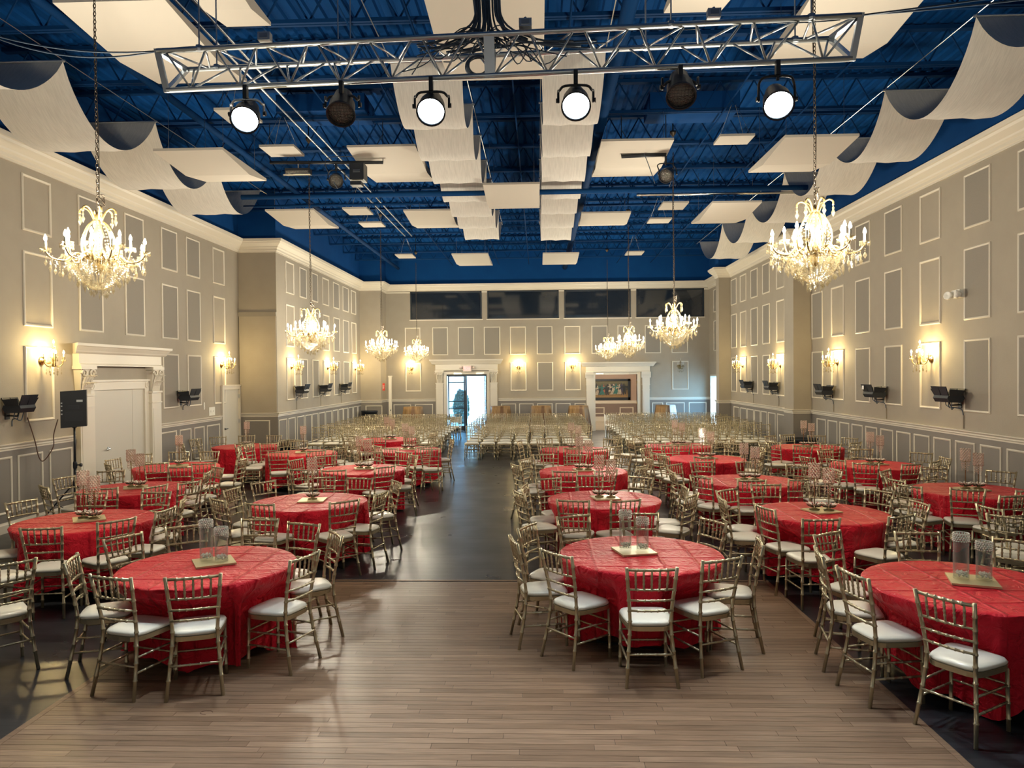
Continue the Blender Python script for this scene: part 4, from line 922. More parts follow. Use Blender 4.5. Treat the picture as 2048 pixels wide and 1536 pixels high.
# the painting: a plain generic dance-floor scene
pa_, pb_ = on_y(1182, 758, YF), on_y(1260.5, 800, YF)
pz0, pz1 = pb_.z, on_y(1220, 758, YF).z
pt = thing('framed_painting', 'dark framed painting of a dancing crowd on the foyer wall', 'painting', ((pa_.x+pb_.x)/2, YF-.05, pz0))
hw, hh = (pb_.x-pa_.x)/2, pz1-pz0
def canvas_mat():
    m = bpy.data.materials.new('painted_dance_floor'); m.use_nodes = True; nt = m.node_tree; L = nt.links; b = nt.nodes['Principled BSDF']; b.inputs['Roughness'].default_value = .5
    tc = nt.nodes.new('ShaderNodeTexCoord'); sx = nt.nodes.new('ShaderNodeSeparateXYZ'); L.new(tc.outputs['Object'], sx.inputs[0])
    mr = nt.nodes.new('ShaderNodeMapRange'); mr.inputs[1].default_value = .1; mr.inputs[2].default_value = hh; L.new(sx.outputs['Z'], mr.inputs[0])
    n = nt.nodes.new('ShaderNodeTexNoise'); n.inputs['Scale'].default_value = 9; L.new(tc.outputs['Object'], n.inputs['Vector'])
    a = nt.nodes.new('ShaderNodeMath'); a.operation = 'MULTIPLY_ADD'; a.inputs[1].default_value = .35; L.new(n.outputs['Fac'], a.inputs[0]); L.new(mr.outputs[0], a.inputs[2])
    r = nt.nodes.new('ShaderNodeValToRGB'); e = r.color_ramp.elements; e[0].position = .25; e[0].color = (.30, .19, .08, 1); e[1].position = .62; e[1].color = (.035, .035, .025, 1)
    k = e.new(1.0); k.color = (.13, .12, .07, 1); L.new(a.outputs[0], r.inputs[0]); L.new(r.outputs[0], b.inputs['Base Color']); return m
M['canvas'] = canvas_mat()
for i, col in enumerate(((.02, .03, .04), (.03, .16, .15), (.40, .12, .08), (.45, .40, .32), (.10, .02, .03), (.05, .05, .10))): M[f'paint{i}'] = mat(f'oil_paint_{i+1}', col, .5, noise=(14, tuple(c*.7 for c in col)))
MB().box((0, 0, hh/2), (2*hw-.1, .02, hh-.1)).build('canvas', 'canvas', pt)
fr = MB()
for c, d in (((0, -.01, .07), (2*hw, .07, .14)), ((0, -.01, hh-.05), (2*hw, .07, .10)), ((-hw+.06, -.01, hh/2), (.12, .07, hh)), ((hw-.06, -.01, hh/2), (.12, .07, hh))): fr.box(c, d)
fr.build('frame', 'frame_dark', pt)
rnd = random.Random(5)
for i in range(22):
    back = i < 11; k = i % 11
    x = -hw+.24+(2*hw-.48)*(k+.5*(not back))/11+rnd.uniform(-.05, .05); sc = (.75 if back else 1.0)*rnd.uniform(.9, 1.15); z0 = hh*(.40 if back else .26)+rnd.uniform(-.03, .05)
    lady = rnd.random() < .5; yy = -.0115-.0007*i; ln = rnd.uniform(-.05, .05)
    out = [(-.13, 0), (.14, .01), (.06, .22), (.075, .36), (.03, .40), (-.03, .40), (-.07, .36), (-.045, .22)] if lady else [(-.06, 0), (-.015, 0), (0, .16), (.03, 0), (.075, .0), (.06, .22), (.085, .38), (.03, .41), (-.03, .41), (-.08, .37), (-.05, .2)]
    mb = MB(); mb.add([(x+(u+ln*v*2)*sc, yy, z0+v*sc) for u, v in out], [tuple(range(len(out)))])
    for a in (-1, 1): mb.add([(x+(a*.07+ln*.7+u)*sc, yy-.0002, z0+(.36+v)*sc) for u, v in ((0, 0), (a*.10, -.07+.12*rnd.random()), (a*.105, -.10), (0, -.04))], [(0, 1, 2, 3)])
    hx_ = x+ln*.9*sc; mb.add([(hx_+.032*sc*math.cos(q), yy-.0003, z0+.45*sc+.04*sc*math.sin(q)) for q in [2*PI*m/8 for m in range(8)]], [tuple(range(8))])
    mb.build('painted_dancer', f'paint{rnd.choice((1, 2, 3, 3, 4)) if lady else rnd.choice((0, 0, 5, 0))}', pt)
# dark clerestory windows
for i, (a, b) in enumerate(CLER):
    o = MB(); bw = .05
    for s0, s1, z0, z1 in ((a, b, 4.83, 4.83+bw), (a, b, 6.03-bw, 6.03), (a, a+bw, 4.83, 6.03), (b-bw, b, 4.83, 6.03)): wbox(WBK, s0, s1, z0, z1, -.12, .02, o)
    o = o.build(f'window_{i+1}', 'frame_dark'); tag(o, f'dark glazed clerestory window, {ORD[i]} from the speaker-side corner', 'window', kind='structure')
    wbox(WBK, a+bw, b-bw, 4.83+bw, 6.03-bw, -.06, -.045).build('pane', 'clerestory', o)
    wbox(WBK, a, b, 4.80, 6.06, -.24, -.2).build('backing', 'navy', o)
    if i != 3: wbox(WBK, (a+b)/2-.02, (a+b)/2+.02, 4.88, 5.98, -.075, -.062).build('mullion', 'frame_dark', o)
    if i in (0, 1): wbox(WBK, *(((a+b)/2+.02, b-.06) if i == 0 else (a+.06, a+.75)), 4.88, 5.98, -.10, -.085).build('roller_blind', 'foyer_dado', o)
    wbox(WBK, a-.04, b+.04, 4.79, 4.83, -.02, .03).build('sill', 'trim', o)
# side door opening for blue daylight, with an added bay hidden by the pier
fr = MB()
for s in (.30, 1.5, 2.7): wbox(WAL, s, s+.06, 0, 2.36, -.22, .04, fr)
wbox(WAL, .30, 2.76, 2.30, 2.36, -.22, .04, fr); d5 = fr.build('door_5', 'trim'); tag(d5, 'open side door frame glowing with blue daylight', 'door', kind='structure')
# slim jamb on the corner face
p = on_y(781, 800, YA-.03); tb = thing('slim_door_edge', 'slim cream door edge standing at the corner beside the fire sign', 'door', (p.x, YA-.06, 0))
MB().box((0, 0, 1.19), (.12, .10, 2.38)).build('stile', 'trim', tb); MB().box((.02, -.06, 1.0), (.03, .03, .05)).build('latch', 'black', tb); MB().box((0, 0, 2.40), (.15, .13, .05)).build('head_block', 'trim', tb)
p = on_y(767.5, 774, YA); sg = tag(MB().box((p.x, YA-.012, p.z), (.10, .02, .30)).build('fire_alarm_sign', 'red_sign'), 'narrow red and white fire sign on the tan corner face', 'sign')
def text(txt, size, m, parent, loc, rot, ex=.002):
    cu = bpy.data.curves.new('lettering', 'FONT'); cu.body = txt; cu.size = size; cu.extrude = ex; cu.align_x = 'CENTER'; cu.align_y = 'CENTER'
    o = bpy.data.objects.new('lettering', cu); cu.materials.append(M[m]); C.objects.link(o); o.location = loc; o.rotation_euler = rot
    me = bpy.data.meshes.new_from_object(o); bpy.data.objects.remove(o)
    o = put('lettering', me, parent, loc, rot=rot)
    return o
text('FIRE', .088, 'trim', sg, (p.x, YA-.024, p.z), (PI/2, -PI/2, 0))
# exit sign
p = on_y(934.5, 737, YB-.2); ex = thing('exit_sign', 'lit red exit sign with two lamp heads over the entrance', 'sign', (p.x, YB-.24, p.z))
MB().box((0, 0, 0), (.36, .06, .26)).build('housing', 'exit_face', ex); MB().box((0, -.032, .0), (.29, .006, .18)).build('face_plate', 'exit_glow', ex)
text('EXIT', .15, 'exit_red', ex, (0, -.038, 0), (PI/2, 0, 0), .004)
for s in (-1, 1): MB().lathe([(.03, 0), (.065, .04), (.07, .10), (.001, .10)], 12, (s*.22, 0, .03), Matrix.Rotation(s*PI/2.4, 3, 'Y'), False).build('lamp_head', 'exit_face', ex)
MB().box((0, .05, -.04), (.05, .12, .05)).build('bracket', 'exit_face', ex)

# ------------------------------------------------------------------ outside the entrance
o = MB().box((0, 62, -.16), (90, 60, .2)).build('ground', 'paving'); tag(o, 'pale sunlit concrete outside the entrance', 'ground', kind='structure')
o = MB().box((20, 20, -.16), (24.6, 40, .2)).build('ground_side', 'paving'); tag(o, 'pale concrete beside the hall outside the daylight door', 'ground', kind='structure')
o = MB().box((-4, 66, 2.2), (60, .4, 4.4)).build('wall_outside', 'white_wall'); tag(o, 'bright white wall across the yard outside', 'wall', kind='structure')
pl = thing('gate_pillar', 'pale stone gate pillar seen through the entrance', 'pillar', (on_y(954, 790, 44).x, 44, -.06))
MB().box((0, 0, 1.3), (.75, .75, 2.6)).build('shaft', 'stone', pl); MB().box((0, 0, 2.66), (.95, .95, .14)).build('cap', 'stone', pl)
def bush(x, y, rx, rz, label, seed, name='hedge', z0=-.06):
    rnd = random.Random(seed); mb = MB()
    for k in range(1500):
        u = Vector((rnd.gauss(0, 1), rnd.gauss(0, 1), rnd.gauss(0, 1))).normalized()*rnd.uniform(.75, 1)
        c = Vector((x+u.x*rx, y+u.y*rx, z0+rz+u.z*rz)); a = Vector((rnd.gauss(0, 1), rnd.gauss(0, 1), rnd.gauss(0, 1))).normalized(); b = a.orthogonal().normalized()*.09; a = a*.14
        mb.add([c-a, c+b, c+a, c-b], [(0, 1, 2, 3)])
    t = thing(name, label, 'plant', (0, 0, 0)); mb.build('foliage', 'leaf' if name == 'tree' else 'pale_leaf', t, kind='stuff'); MB().tube([(x, y, -.06), (x, y, z0+rz)], .08, 6).build('trunk', 'foyer_dado', t)
bush(on_y(922, 800, 37.5).x, 37.6, .36, .85, 'clipped grey green shrub just outside the glass door', 1, 'shrub')
bush(on_y(903, 770, 58).x-2.6, 58, 1.7, 2.4, 'leafy tree above the white yard wall, seen past the glass leaf', 2, 'tree', 1.6)
bush(on_y(957, 757, 60).x+.8, 62, 2.4, 1.5, 'green tree crown above the gate pillar', 3, 'tree', 2.6)
o = thing('entrance_canopy', 'purple grey canopy edge above the outer entrance', 'canopy', (on_y(935, 755, 36).x, 35, 2.45))
MB().box((0, 0, .30), (4.2, 6, .14)).build('slab', 'frame_dark', o); MB().box((0, 2.95, .18), (4.2, .12, .30)).build('fascia', 'frame_dark', o)
for s in (-1, 1): MB().box((s*1.95, 2.8, -1.16), (.12, .12, 2.7)).build('post', 'frame_dark', o)

# ------------------------------------------------------------------ white ceiling panels
def cloud(q, label, nl, fold=.10, z=6.5, small=False):
    """q: pixels of near-left, near-right, far-left, far-right corners on the panel plane"""
    P = [on_z(a, b, z) for a, b in q]
    x0 = (P[0].x+P[2].x)/2; x1 = (P[1].x+P[3].x)/2; y0 = (P[0].y+P[1].y)/2; y1 = (P[2].y+P[3].y)/2
    t = thing('ceiling_panel', label, 'ceiling panel', ((x0+x1)/2, (y0+y1)/2, z), 0, 'white acoustic panels under the ceiling')
    hx, hy = (x1-x0)/2, (y1-y0)/2
    mb = MB(); prof = [(-hy, 0), (-hy, .04), (hy, .04), (hy, 0), (hy*.15, -fold if not small else 0)]
    mb.prism(prof, -hx, hx, lambda u, v, d: (d, u, v)); mb.build('felt_panel', 'panel', t)
    zt = 7.12-z
    ws = [((-hx*.8, -hy*.7), (0, 0)), ((hx*.8, -hy*.7), (0, 0)), ((-hx*.8, hy*.7), (0, 0)), ((hx*.8, hy*.7), (0, 0))]
    for (a, b), _ in ws: MB().tube([(a, b, .04), (a*(.15 if small else 1), b*(.15 if small else 1), zt)], .004, 4).build('hanging_wire', 'steel', t)
q4 = lambda *v: [(v[i], v[i+1]) for i in range(0, 8, 2)]
CL = [(q4(87, 3, 321, 3, 333, 171, 500, 160), 'large white panel under the speaker-side end of the lighting truss', 0), (q4(360, -85, 440, -85, 427, 53, 541, 53), 'narrow white panel above the speaker-side truss box', 0),
      (q4(826, -60, 1095, -60, 903, 160, 1083, 160), 'large white panel behind the middle plate of the truss', 0), (q4(1640, -4, 1872, -4, 1512, 126, 1712, 112), 'large white panel under the painting-side end of the lighting truss', 0),
      (q4(1372, -95, 1500, -95, 1326, 25, 1440, 25), 'narrow white panel above the painting-side truss box', 0),
      (q4(424, 220, 489, 220, 462, 247, 532, 247), 'small white square panel just behind the outermost speaker-side stage lamp', 1), (q4(518, 293.5, 589, 293, 542, 314, 608, 313), 'small white square panel hanging above the flat flood lamp', 1),
      (q4(303, 302, 440, 300, 415, 364, 538, 362), 'white folded panel beside the speaker-side wall swag', 0), (q4(693, 296, 830, 291, 753, 364, 870, 364), 'white folded panel behind the speaker-side lamp bar', 0),
      (q4(1203, 283, 1345, 280, 1182.6, 355, 1310, 351), 'white folded panel behind the painting-side lamp bar', 0), (q4(1572, 275, 1717, 272, 1495, 346, 1625, 343), 'white folded panel behind the first painting-side chandelier chain', 0),
      (q4(1432, 275, 1508, 269, 1431, 293, 1501, 286), 'small white square panel below the outermost painting-side stage lamp', 1), (q4(961.5, 370, 1076.6, 368, 983.5, 417, 1081, 417), 'white folded panel hung between the two centre swag runs', 0),
      (q4(529, 422, 627, 420, 592, 458, 678, 457), 'white folded panel crossed by the second speaker-side chandelier chain', 0), (q4(803, 422, 899.6, 421, 838, 456.6, 921.7, 455), 'white folded panel beside the speaker-side centre swags', 0),
      (q4(1163.7, 428, 1264, 424, 1155, 453, 1247, 450), 'white folded panel beside the painting-side centre swags', 0), (q4(1424, 406, 1526.5, 404.6, 1383, 448, 1468, 446), 'white folded panel tucked against the painting-side wall swags', 0),
      (q4(686, 418, 734, 416.6, 698, 430.5, 746, 430), 'upper of two small white square panels beyond the round stage lamp', 1), (q4(718, 446, 762.5, 445.6, 726, 455, 771, 454.5), 'lower of two small white square panels beyond the round stage lamp', 1),
      (q4(1324.6, 406, 1376, 405.6, 1317.7, 420, 1367, 420), 'upper of two small white square panels crossed by the painting-side chain', 1), (q4(1301, 438.7, 1346.7, 437, 1292, 448, 1335, 446), 'lower of two small white square panels crossed by the painting-side chain', 1),
      (q4(791, 510, 824, 509.7, 797, 517.6, 832, 516), 'small white square panel closest to the speaker-side end of the rear ceiling', 1), (q4(905.6, 508.7, 977, 508, 917, 531.8, 984.5, 531), 'rear white panel, speaker side, near the end wall', 0),
      (q4(1087.6, 507.8, 1159.6, 506, 1083, 530, 1150, 528.5), 'rear white panel, painting side, near the end wall', 0), (q4(1256.7, 505, 1292, 503, 1246.6, 511, 1280, 511), 'small white square panel closest to the painting-side end of the rear ceiling', 1)]
LOW = {7: 6.0, 10: 6.05, 12: 6.15, 16: 6.0}
for k, (q, lab, sm_) in enumerate(CL): cloud(q, lab, 0, z=LOW.get(k, 6.5), small=bool(sm_))

# ------------------------------------------------------------------ fabric swags
def swag_run(label, x0, x1, ys, zt, zb, seed):
    rnd = random.Random(seed)
    t = thing('fabric_swag', label, 'ceiling drape', ((x0+x1)/2, ys[0], zt), 0, 'grey fabric swags under the ceiling')
    hx = abs(x1-x0)/2
    for a, b in zip(ys, ys[1:]):
        mb = MB(); n = 20; m = 6; e = rnd.uniform(-.03, .03)
        vs = []
        for i in range(n+1):
            u = i/n; sag = 4*u*(1-u)
            for j in range(m+1):
                s = -1+2*j/m
                z = -(zt-zb+e)*sag**.86-.012*math.sin(j*2.1+a)*sag
                vs.append(((hx-.03*sag)*s, a-ys[0]+(b-a)*u, z))
        fs = [(i*(m+1)+j, i*(m+1)+j+1, (i+1)*(m+1)+j+1, (i+1)*(m+1)+j) for i in range(n) for j in range(m)]
        mb.add(vs, fs); mb.build('swag_cloth', 'swag', t, smooth=True)
    for a in ys: MB().tube([(-hx-.03, a-ys[0], 0.01), (hx+.03, a-ys[0], .01)], .018, 8).build('rod', 'alu', t)
    for s in (-1, 1): MB().tube([(s*hx, -2, .03), (s*hx, ys[-1]-ys[0]+.5, .03)], .007, 5).build('support_wire', 'steel', t)
ZS = 6.9
swag_run('tall grey fabric swags along the speaker-side wall top', -7.98, on_z(312, 240, ZS).x-.07, [7.7, 10.2, 12.7, 15.15, 17.55, 18.6][:5], ZS, 6.1, 1)
swag_run('tall grey fabric swags along the painting-side wall top', on_z(1752, 197, ZS).x, 6.62, [7.1, 9.55, 12.0, 14.4, 16.8, 19.6, 22.4, 25.5], ZS, 6.12, 2)
swag_run('grey fabric swags over the aisle, speaker-side run of the pair', on_z(782, 129, ZS).x, on_z(961, 274, ZS).x, [10.5, 12.2, 13.8, 15.4, 16.9, 18.5, 20.1, 21.7], ZS, 6.25, 3)
swag_run('grey fabric swags over the aisle, painting-side run of the pair', on_z(1081, 200, ZS).x, on_z(1207, 125, ZS).x, [10.3, 12.2, 13.8, 15.4, 16.9, 18.5, 20.1, 21.7], ZS, 6.25, 4)

# ------------------------------------------------------------------ lighting truss
TYL, TYR = 6.62, 6.28
def tr_pt(px, py, t, dy=0): return on_y(px, py, TYL+(TYR-TYL)*t+dy)
A0, A1 = tr_pt(314, 93, 0), tr_pt(1722, 45, 1)
B0, B1 = tr_pt(334, 168, 0, .05), tr_pt(1704, 131, 1, .05)
C0, C1 = A0+Vector((.14, .28, -.03)), A1+Vector((-.14, .30, -.03))
zb_ = (B0.z+B1.z)/2; B0.z = B1.z = zb_; A0.z = A1.z = zb_+.335; C0.z = C1.z = zb_+.28
tr = thing('lighting_truss', 'silver triangular lighting truss hung across the front of the hall', 'truss', (0, 0, 0))
for a, b in ((A0, A1), (B0, B1), (C0, C1)): MB().tube([a, b], .024, 10).build('chord', 'alu', tr, smooth=True)
def lerp(a, b, t): return a+(b-a)*t
nb = 13
for (a0, a1), (b0, b1) in (((A0, A1), (B0, B1)), ((A0, A1), (C0, C1)), ((C0, C1), (B0, B1))):
    for k in range(nb):
        t0, t1, t2 = k/nb+.012, (k+.5)/nb+.0, (k+1)/nb-.0
        MB().tube([lerp(a0, a1, t0), lerp(b0, b1, t1)], .010, 6).build('lattice_bar', 'alu', tr, smooth=True)
        MB().tube([lerp(b0, b1, t1), lerp(a0, a1, t2-.002)], .010, 6).build('lattice_bar', 'alu', tr, smooth=True)
def plate(P, Q, wd, up):
    d = (Q-P); x = Vector((1, 0, 0)); mb = MB(); y_ = d.cross(x).normalized()
    mb.add([p+x*a*wd/2+y_*b*.015 for p in (P, Q) for a in (-1, 1) for b in (-1, 1)], [(0, 1, 3, 2), (4, 6, 7, 5), (0, 4, 5, 1), (2, 3, 7, 6), (0, 2, 6, 4), (1, 5, 7, 3)]); return mb
for t, wd in ((0, .05), (1, .05), (.493, .09)):
    a, b, c = lerp(A0, A1, t), lerp(B0, B1, t), lerp(C0, C1, t)
    ep = plate(a+Vector((0, 0, .02)), b-Vector((0, 0, .02)), wd, 0); ep.merge(plate(b, c, wd, 0)); ep.merge(plate(a, c, wd, 0)); ep.build('end_frame', 'alu', tr)
for t in (.05, .065, .25, .27, .73, .747, .935, .95):
    a = lerp(A0, A1, t) if int(t*1000) % 2 else lerp(C0, C1, t)
    MB().tube([a, (a.x, a.y, 7.72)], .007, 6).build('hanger_rod', 'alu', tr)
    MB().lathe([(.03, -.02), (.034, 0), (.03, .03)], 8, a).build('clamp', 'alu', tr)
for t, nm in ((.165, 'speaker'), (.545, 'middle'), (.805, 'painting')):
    a = lerp(A0, A1, t); bx = thing('junction_box', f'small silver outlet box on top of the truss, {nm} part', 'junction box', (a.x, a.y, a.z+.03), 0, 'outlet boxes on the truss')
    MB().box((0, 0, .045), (.11, .07, .07)).build('housing', 'alu', bx); MB().box((0, -.038, .045), (.07, .006, .04)).build('outlet_plate', 'steel', bx); MB().lathe([(.012, .08), (.012, .10)], 8).build('knockout', 'alu', bx)
# cable bundle and coil at the middle
mid = lerp(A0, A1, .49); rnd = random.Random(8)
cb = thing('cable_bundle', 'bundle of dark cables dropping to the middle of the truss', 'cables', (mid.x, mid.y+.1, mid.z))
for k in range(30):
    dx, dy = rnd.uniform(-.13, .13), rnd.uniform(-.06, .1)
    pts = smooth_path([(dx*1.4-.03, dy+.1, 2.6), (dx*.8-.03, dy, 1.3), (dx-.02, dy, .55), (dx*1.1, dy, .15), (dx*3.2+rnd.uniform(-.1, .1), dy, -.02), (dx*6+rnd.uniform(-.3, .3), dy, -.02+rnd.uniform(-.08, .05))], 6)
    MB().tube(pts, rnd.uniform(.006, .012), 6).build('cable', 'cable', cb, smooth=True)
for k in range(14):
    s = rnd.choice((-1, 1)); l = rnd.uniform(.25, .8)
    pts = smooth_path([(0, 0, .06), (s*l*.3, rnd.uniform(-.1, .1), rnd.uniform(-.1, .1)), (s*l*.7, .05, rnd.uniform(-.22, .08)), (s*l, .05, rnd.uniform(-.3, .02))], 6)
    MB().tube(pts, .0055, 5).build('cable', 'cable', cb, smooth=True)
co = thing('cable_coil', 'coiled dark cable hung on the middle of the truss', 'cables', (mid.x-.08, mid.y+.08, mid.z-.24))
for k in range(7):
    r_ = .085+.006*(k % 4); q0 = k*.2
    MB().tube([((r_+.003*k)*math.cos(q+q0), -.02+.008*k, r_*.92*math.sin(q+q0)) for q in [2*PI*i/22 for i in range(23)]], .008, 6).build('cable_loop', 'cable', co, smooth=True)
for nm, a, b, s in (('speaker', lerp(A0, A1, .0), Vector((-5.5, 6.9, 5.85)), .10), ('painting', lerp(A0, A1, 1.0), Vector((7.4, 6.1, 6.0)), .05)):
    for k in range(2): tag(MB().tube(link_pts(a+Vector((0, .02*k, .01*k)), b+Vector((0, .1*k, .04*k)), s+.06*k, 14), .008, 6).build('truss_cable', 'cable', smooth=True), f'{"upper" if k else "lower"} dark cable running from truss to {nm}-side wall', 'cable')
tc_ = thing('truss_wiring', 'thin dark cables lying along the top of the truss', 'cables', (0, 0, 0))
for k in range(5):
    pts = [lerp(A0, A1, t)+Vector((0, .03+.02*k, .025+.012*math.sin(t*30+k*2)-.02*(k % 2))) for t in [(.02+.19*k)+i*.20/14 for i in range(15)]]
    MB().tube(pts, .006, 5).build('cable', 'cable', tc_, smooth=True)

# ------------------------------------------------------------------ stage lamps
def par(lens_px, lens_py, yy, hang, lit, label, r=.115, tilt=35, yaw=0, name='stage_lamp'):
    """par can: lens centre on the given pixel at depth yy, clamped to the pipe above"""
    L = on_y(lens_px, lens_py, yy)
    t = thing(name, label, 'stage lamp', L, 0, 'round stage lamps')
    rot = Matrix.Rotation(R(yaw), 3, 'Z') @ Matrix.Rotation(R(90+tilt), 3, 'X')     # the lens axis, +z of the lathe, turned towards the stage and down
    ax = rot @ Vector((0, 0, 1)); 
    if ax.y > 0: rot = Matrix.Rotation(PI, 3, 'Z') @ rot; ax = rot @ Vector((0, 0, 1))
    body = [(r*.45, -.30), (r*.7, -.27), (r*.80, -.18), (r*.98, -.13), (r*1.02, -.01), (r*1.08, .0), (r*1.08, .015), (r*1.0, .015), (r*.97, -.02)]
    MB().lathe(body, 24, (0, 0, 0), rot, False).build('can', 'black', t, smooth=True)
    MB().lathe([(r*.44, -.301), (.001, -.301)], 16, (0, 0, 0), rot, False).build('rear_cap', 'black', t)
    dome = [(r*.98, -.012), (r*.8, .0), (r*.5, .012), (.001, .018)]
    MB().lathe(dome, 24, (0, 0, 0), rot, False).build('lens', 'lens_on' if lit else 'lens_off', t, smooth=True)
    g = MB().lathe([(r*1.01, .012), (r*1.12, .016), (r*1.12, .028), (r*1.01, .028)], 24, (0, 0, 0), rot, False)
    if not lit:
        for k in range(-3, 4):
            hl = math.sqrt(1-(k/4)**2)*r
            for ex, ey in ((Vector((1, 0, 0)), Vector((0, 1, 0))), (Vector((0, 1, 0)), Vector((1, 0, 0)))): g.tube([rot @ (ey*(k/4*r)-ex*hl+Vector((0, 0, .02))), rot @ (ey*(k/4*r)+ex*hl+Vector((0, 0, .02)))], .0016, 3)
    g.build('gel_frame', 'black', t)
    piv = -ax*.12; tp = Vector((0, .02, hang.z-L.z-.14)); w2 = r*1.32
    yk = smooth_path([piv+Vector((-w2, 0, -.02)), piv+Vector((-w2, 0, .08)), Vector((-w2*.92, tp.y*.6+piv.y*.4, tp.z-.03)), Vector((-w2*.6, tp.y, tp.z)), Vector((w2*.6, tp.y, tp.z)), Vector((w2*.92, tp.y*.6+piv.y*.4, tp.z-.03)), piv+Vector((w2, 0, .08)), piv+Vector((w2, 0, -.02))], 4)
    MB().tube(yk, .011, 6).build('yoke', 'alu' if lit and lens_px < 600 else 'black', t, smooth=True)
    MB().box(tp+Vector((0, 0, .07)), (.035, .05, .12)).tube([tp+Vector((0, 0, -.03)), tp+Vector((0, 0, .03))], .014, 6).build('clamp', 'black', t)
    for s in (-1, 1): MB().lathe([(.018, 0), (.022, .02), (.001, .02)], 8, piv+Vector((s*w2, 0, 0)), Matrix.Rotation(s*PI/2, 3, 'Y'), False).build('tilt_knob', 'black', t)
    if lit:
        d = ax; l = lamp('beam', 'SPOT', L+ax*.06, SPOT_W, (.86, .97, 1), None, .1, spot_size=R(125), spot_blend=.8)
        l.rotation_euler = d.to_track_quat('-Z', 'Y').to_euler()
for px, py, lit, lab in ((490, 238, 1, 'lit white stage lamp closest to the speaker-side end of the truss'), (682, 226, 0, 'unlit black stage lamp with grille on the speaker half of the truss'), (862, 222, 1, 'lit white stage lamp beside the truss middle, speaker side'),
                         (1152, 211, 1, 'lit white stage lamp beside the truss middle, painting side'), (1362, 190, 0, 'unlit black stage lamp with grille on the painting half of the truss'), (1557, 209, 1, 'lit white stage lamp closest to the painting-side end of the truss')):
    t = (px-334)/(1704-334); par(px, py, TYL+(TYR-TYL)*t-.02, lerp(B0, B1, t), lit, lab, tilt=40 if lit else 52, yaw=(1024-px)/60)
# two short pipes with lamps further back
YBAR = 13.6
for nm, a, b, rods in (('speaker', (540, 325), (766, 325), (763,)), ('painting', (1243, 313), (1332, 309), (1244,))):
    A, B = on_y(*a, YBAR), on_y(*b, YBAR); t = thing('lamp_bar', f'black pipe carrying stage lamps on the {nm} side', 'pipe', (0, 0, 0))
    MB().tube([A, B], .035 if nm == 'painting' else .03, 10).build('pipe', 'black', t, smooth=True)
    for e in (A, B): MB().tube([(e.x, e.y, e.z), (e.x, e.y, 7.15)], .008, 6).build('hanger_rod', 'black', t)
    MB().tube(smooth_path([(A.x if nm == 'painting' else B.x, A.y, 6.9), ((A.x*.7+B.x*.3) if nm == 'painting' else B.x-.3, A.y-.03, A.z+.1), ((A.x+B.x)/2, A.y-.03, A.z+.03), ((A.x+B.x)/2+.2, A.y, A.z-.5)], 6), .008, 5).build('cable', 'cable', t, smooth=True)
par(672, 362, YBAR, on_y(672, 325, YBAR), 0, 'unlit round stage lamp on the speaker-side pipe', .12, 30, 10)
par(1332, 352, YBAR, on_y(1332, 311, YBAR), 0, 'unlit round stage lamp on the painting-side pipe', .12, 30, -25)
p = on_y(597, 347, YBAR); t = thing('flood_lamp', 'flat rectangular flood lamp on the speaker-side pipe', 'stage lamp', p)
MB().box((0, 0, .03), (.46, .16, .10)).build('housing', 'black', t); MB().box((0, -.09, .0), (.42, .015, .06)).build('tube_lens', 'lens_off', t); MB().box((0, -.10, -.045), (.50, .05, .012)).build('flap', 'steel', t); MB().tube([(0, 0, .08), (0, 0, .24)], .012, 6).build('clamp', 'steel', t)
p = on_y(717, 348, YBAR); t = thing('wedge_lamp', 'boxy black lamp with light strips on the speaker-side pipe', 'stage lamp', p)
MB().box((0, 0, .02), (.26, .3, .30)).build('housing', 'black', t)
for z in (.0, .03): MB().box((0, -.155, z), (.13, .01, .012)).build('light_strip', 'steel', t)
MB().box((-.02, -.05, -.2), (.2, .2, .07)).build('flap', 'black', t); MB().tube([(0, 0, .16), (0, 0, .24)], .015, 6).build('clamp', 'black', t)

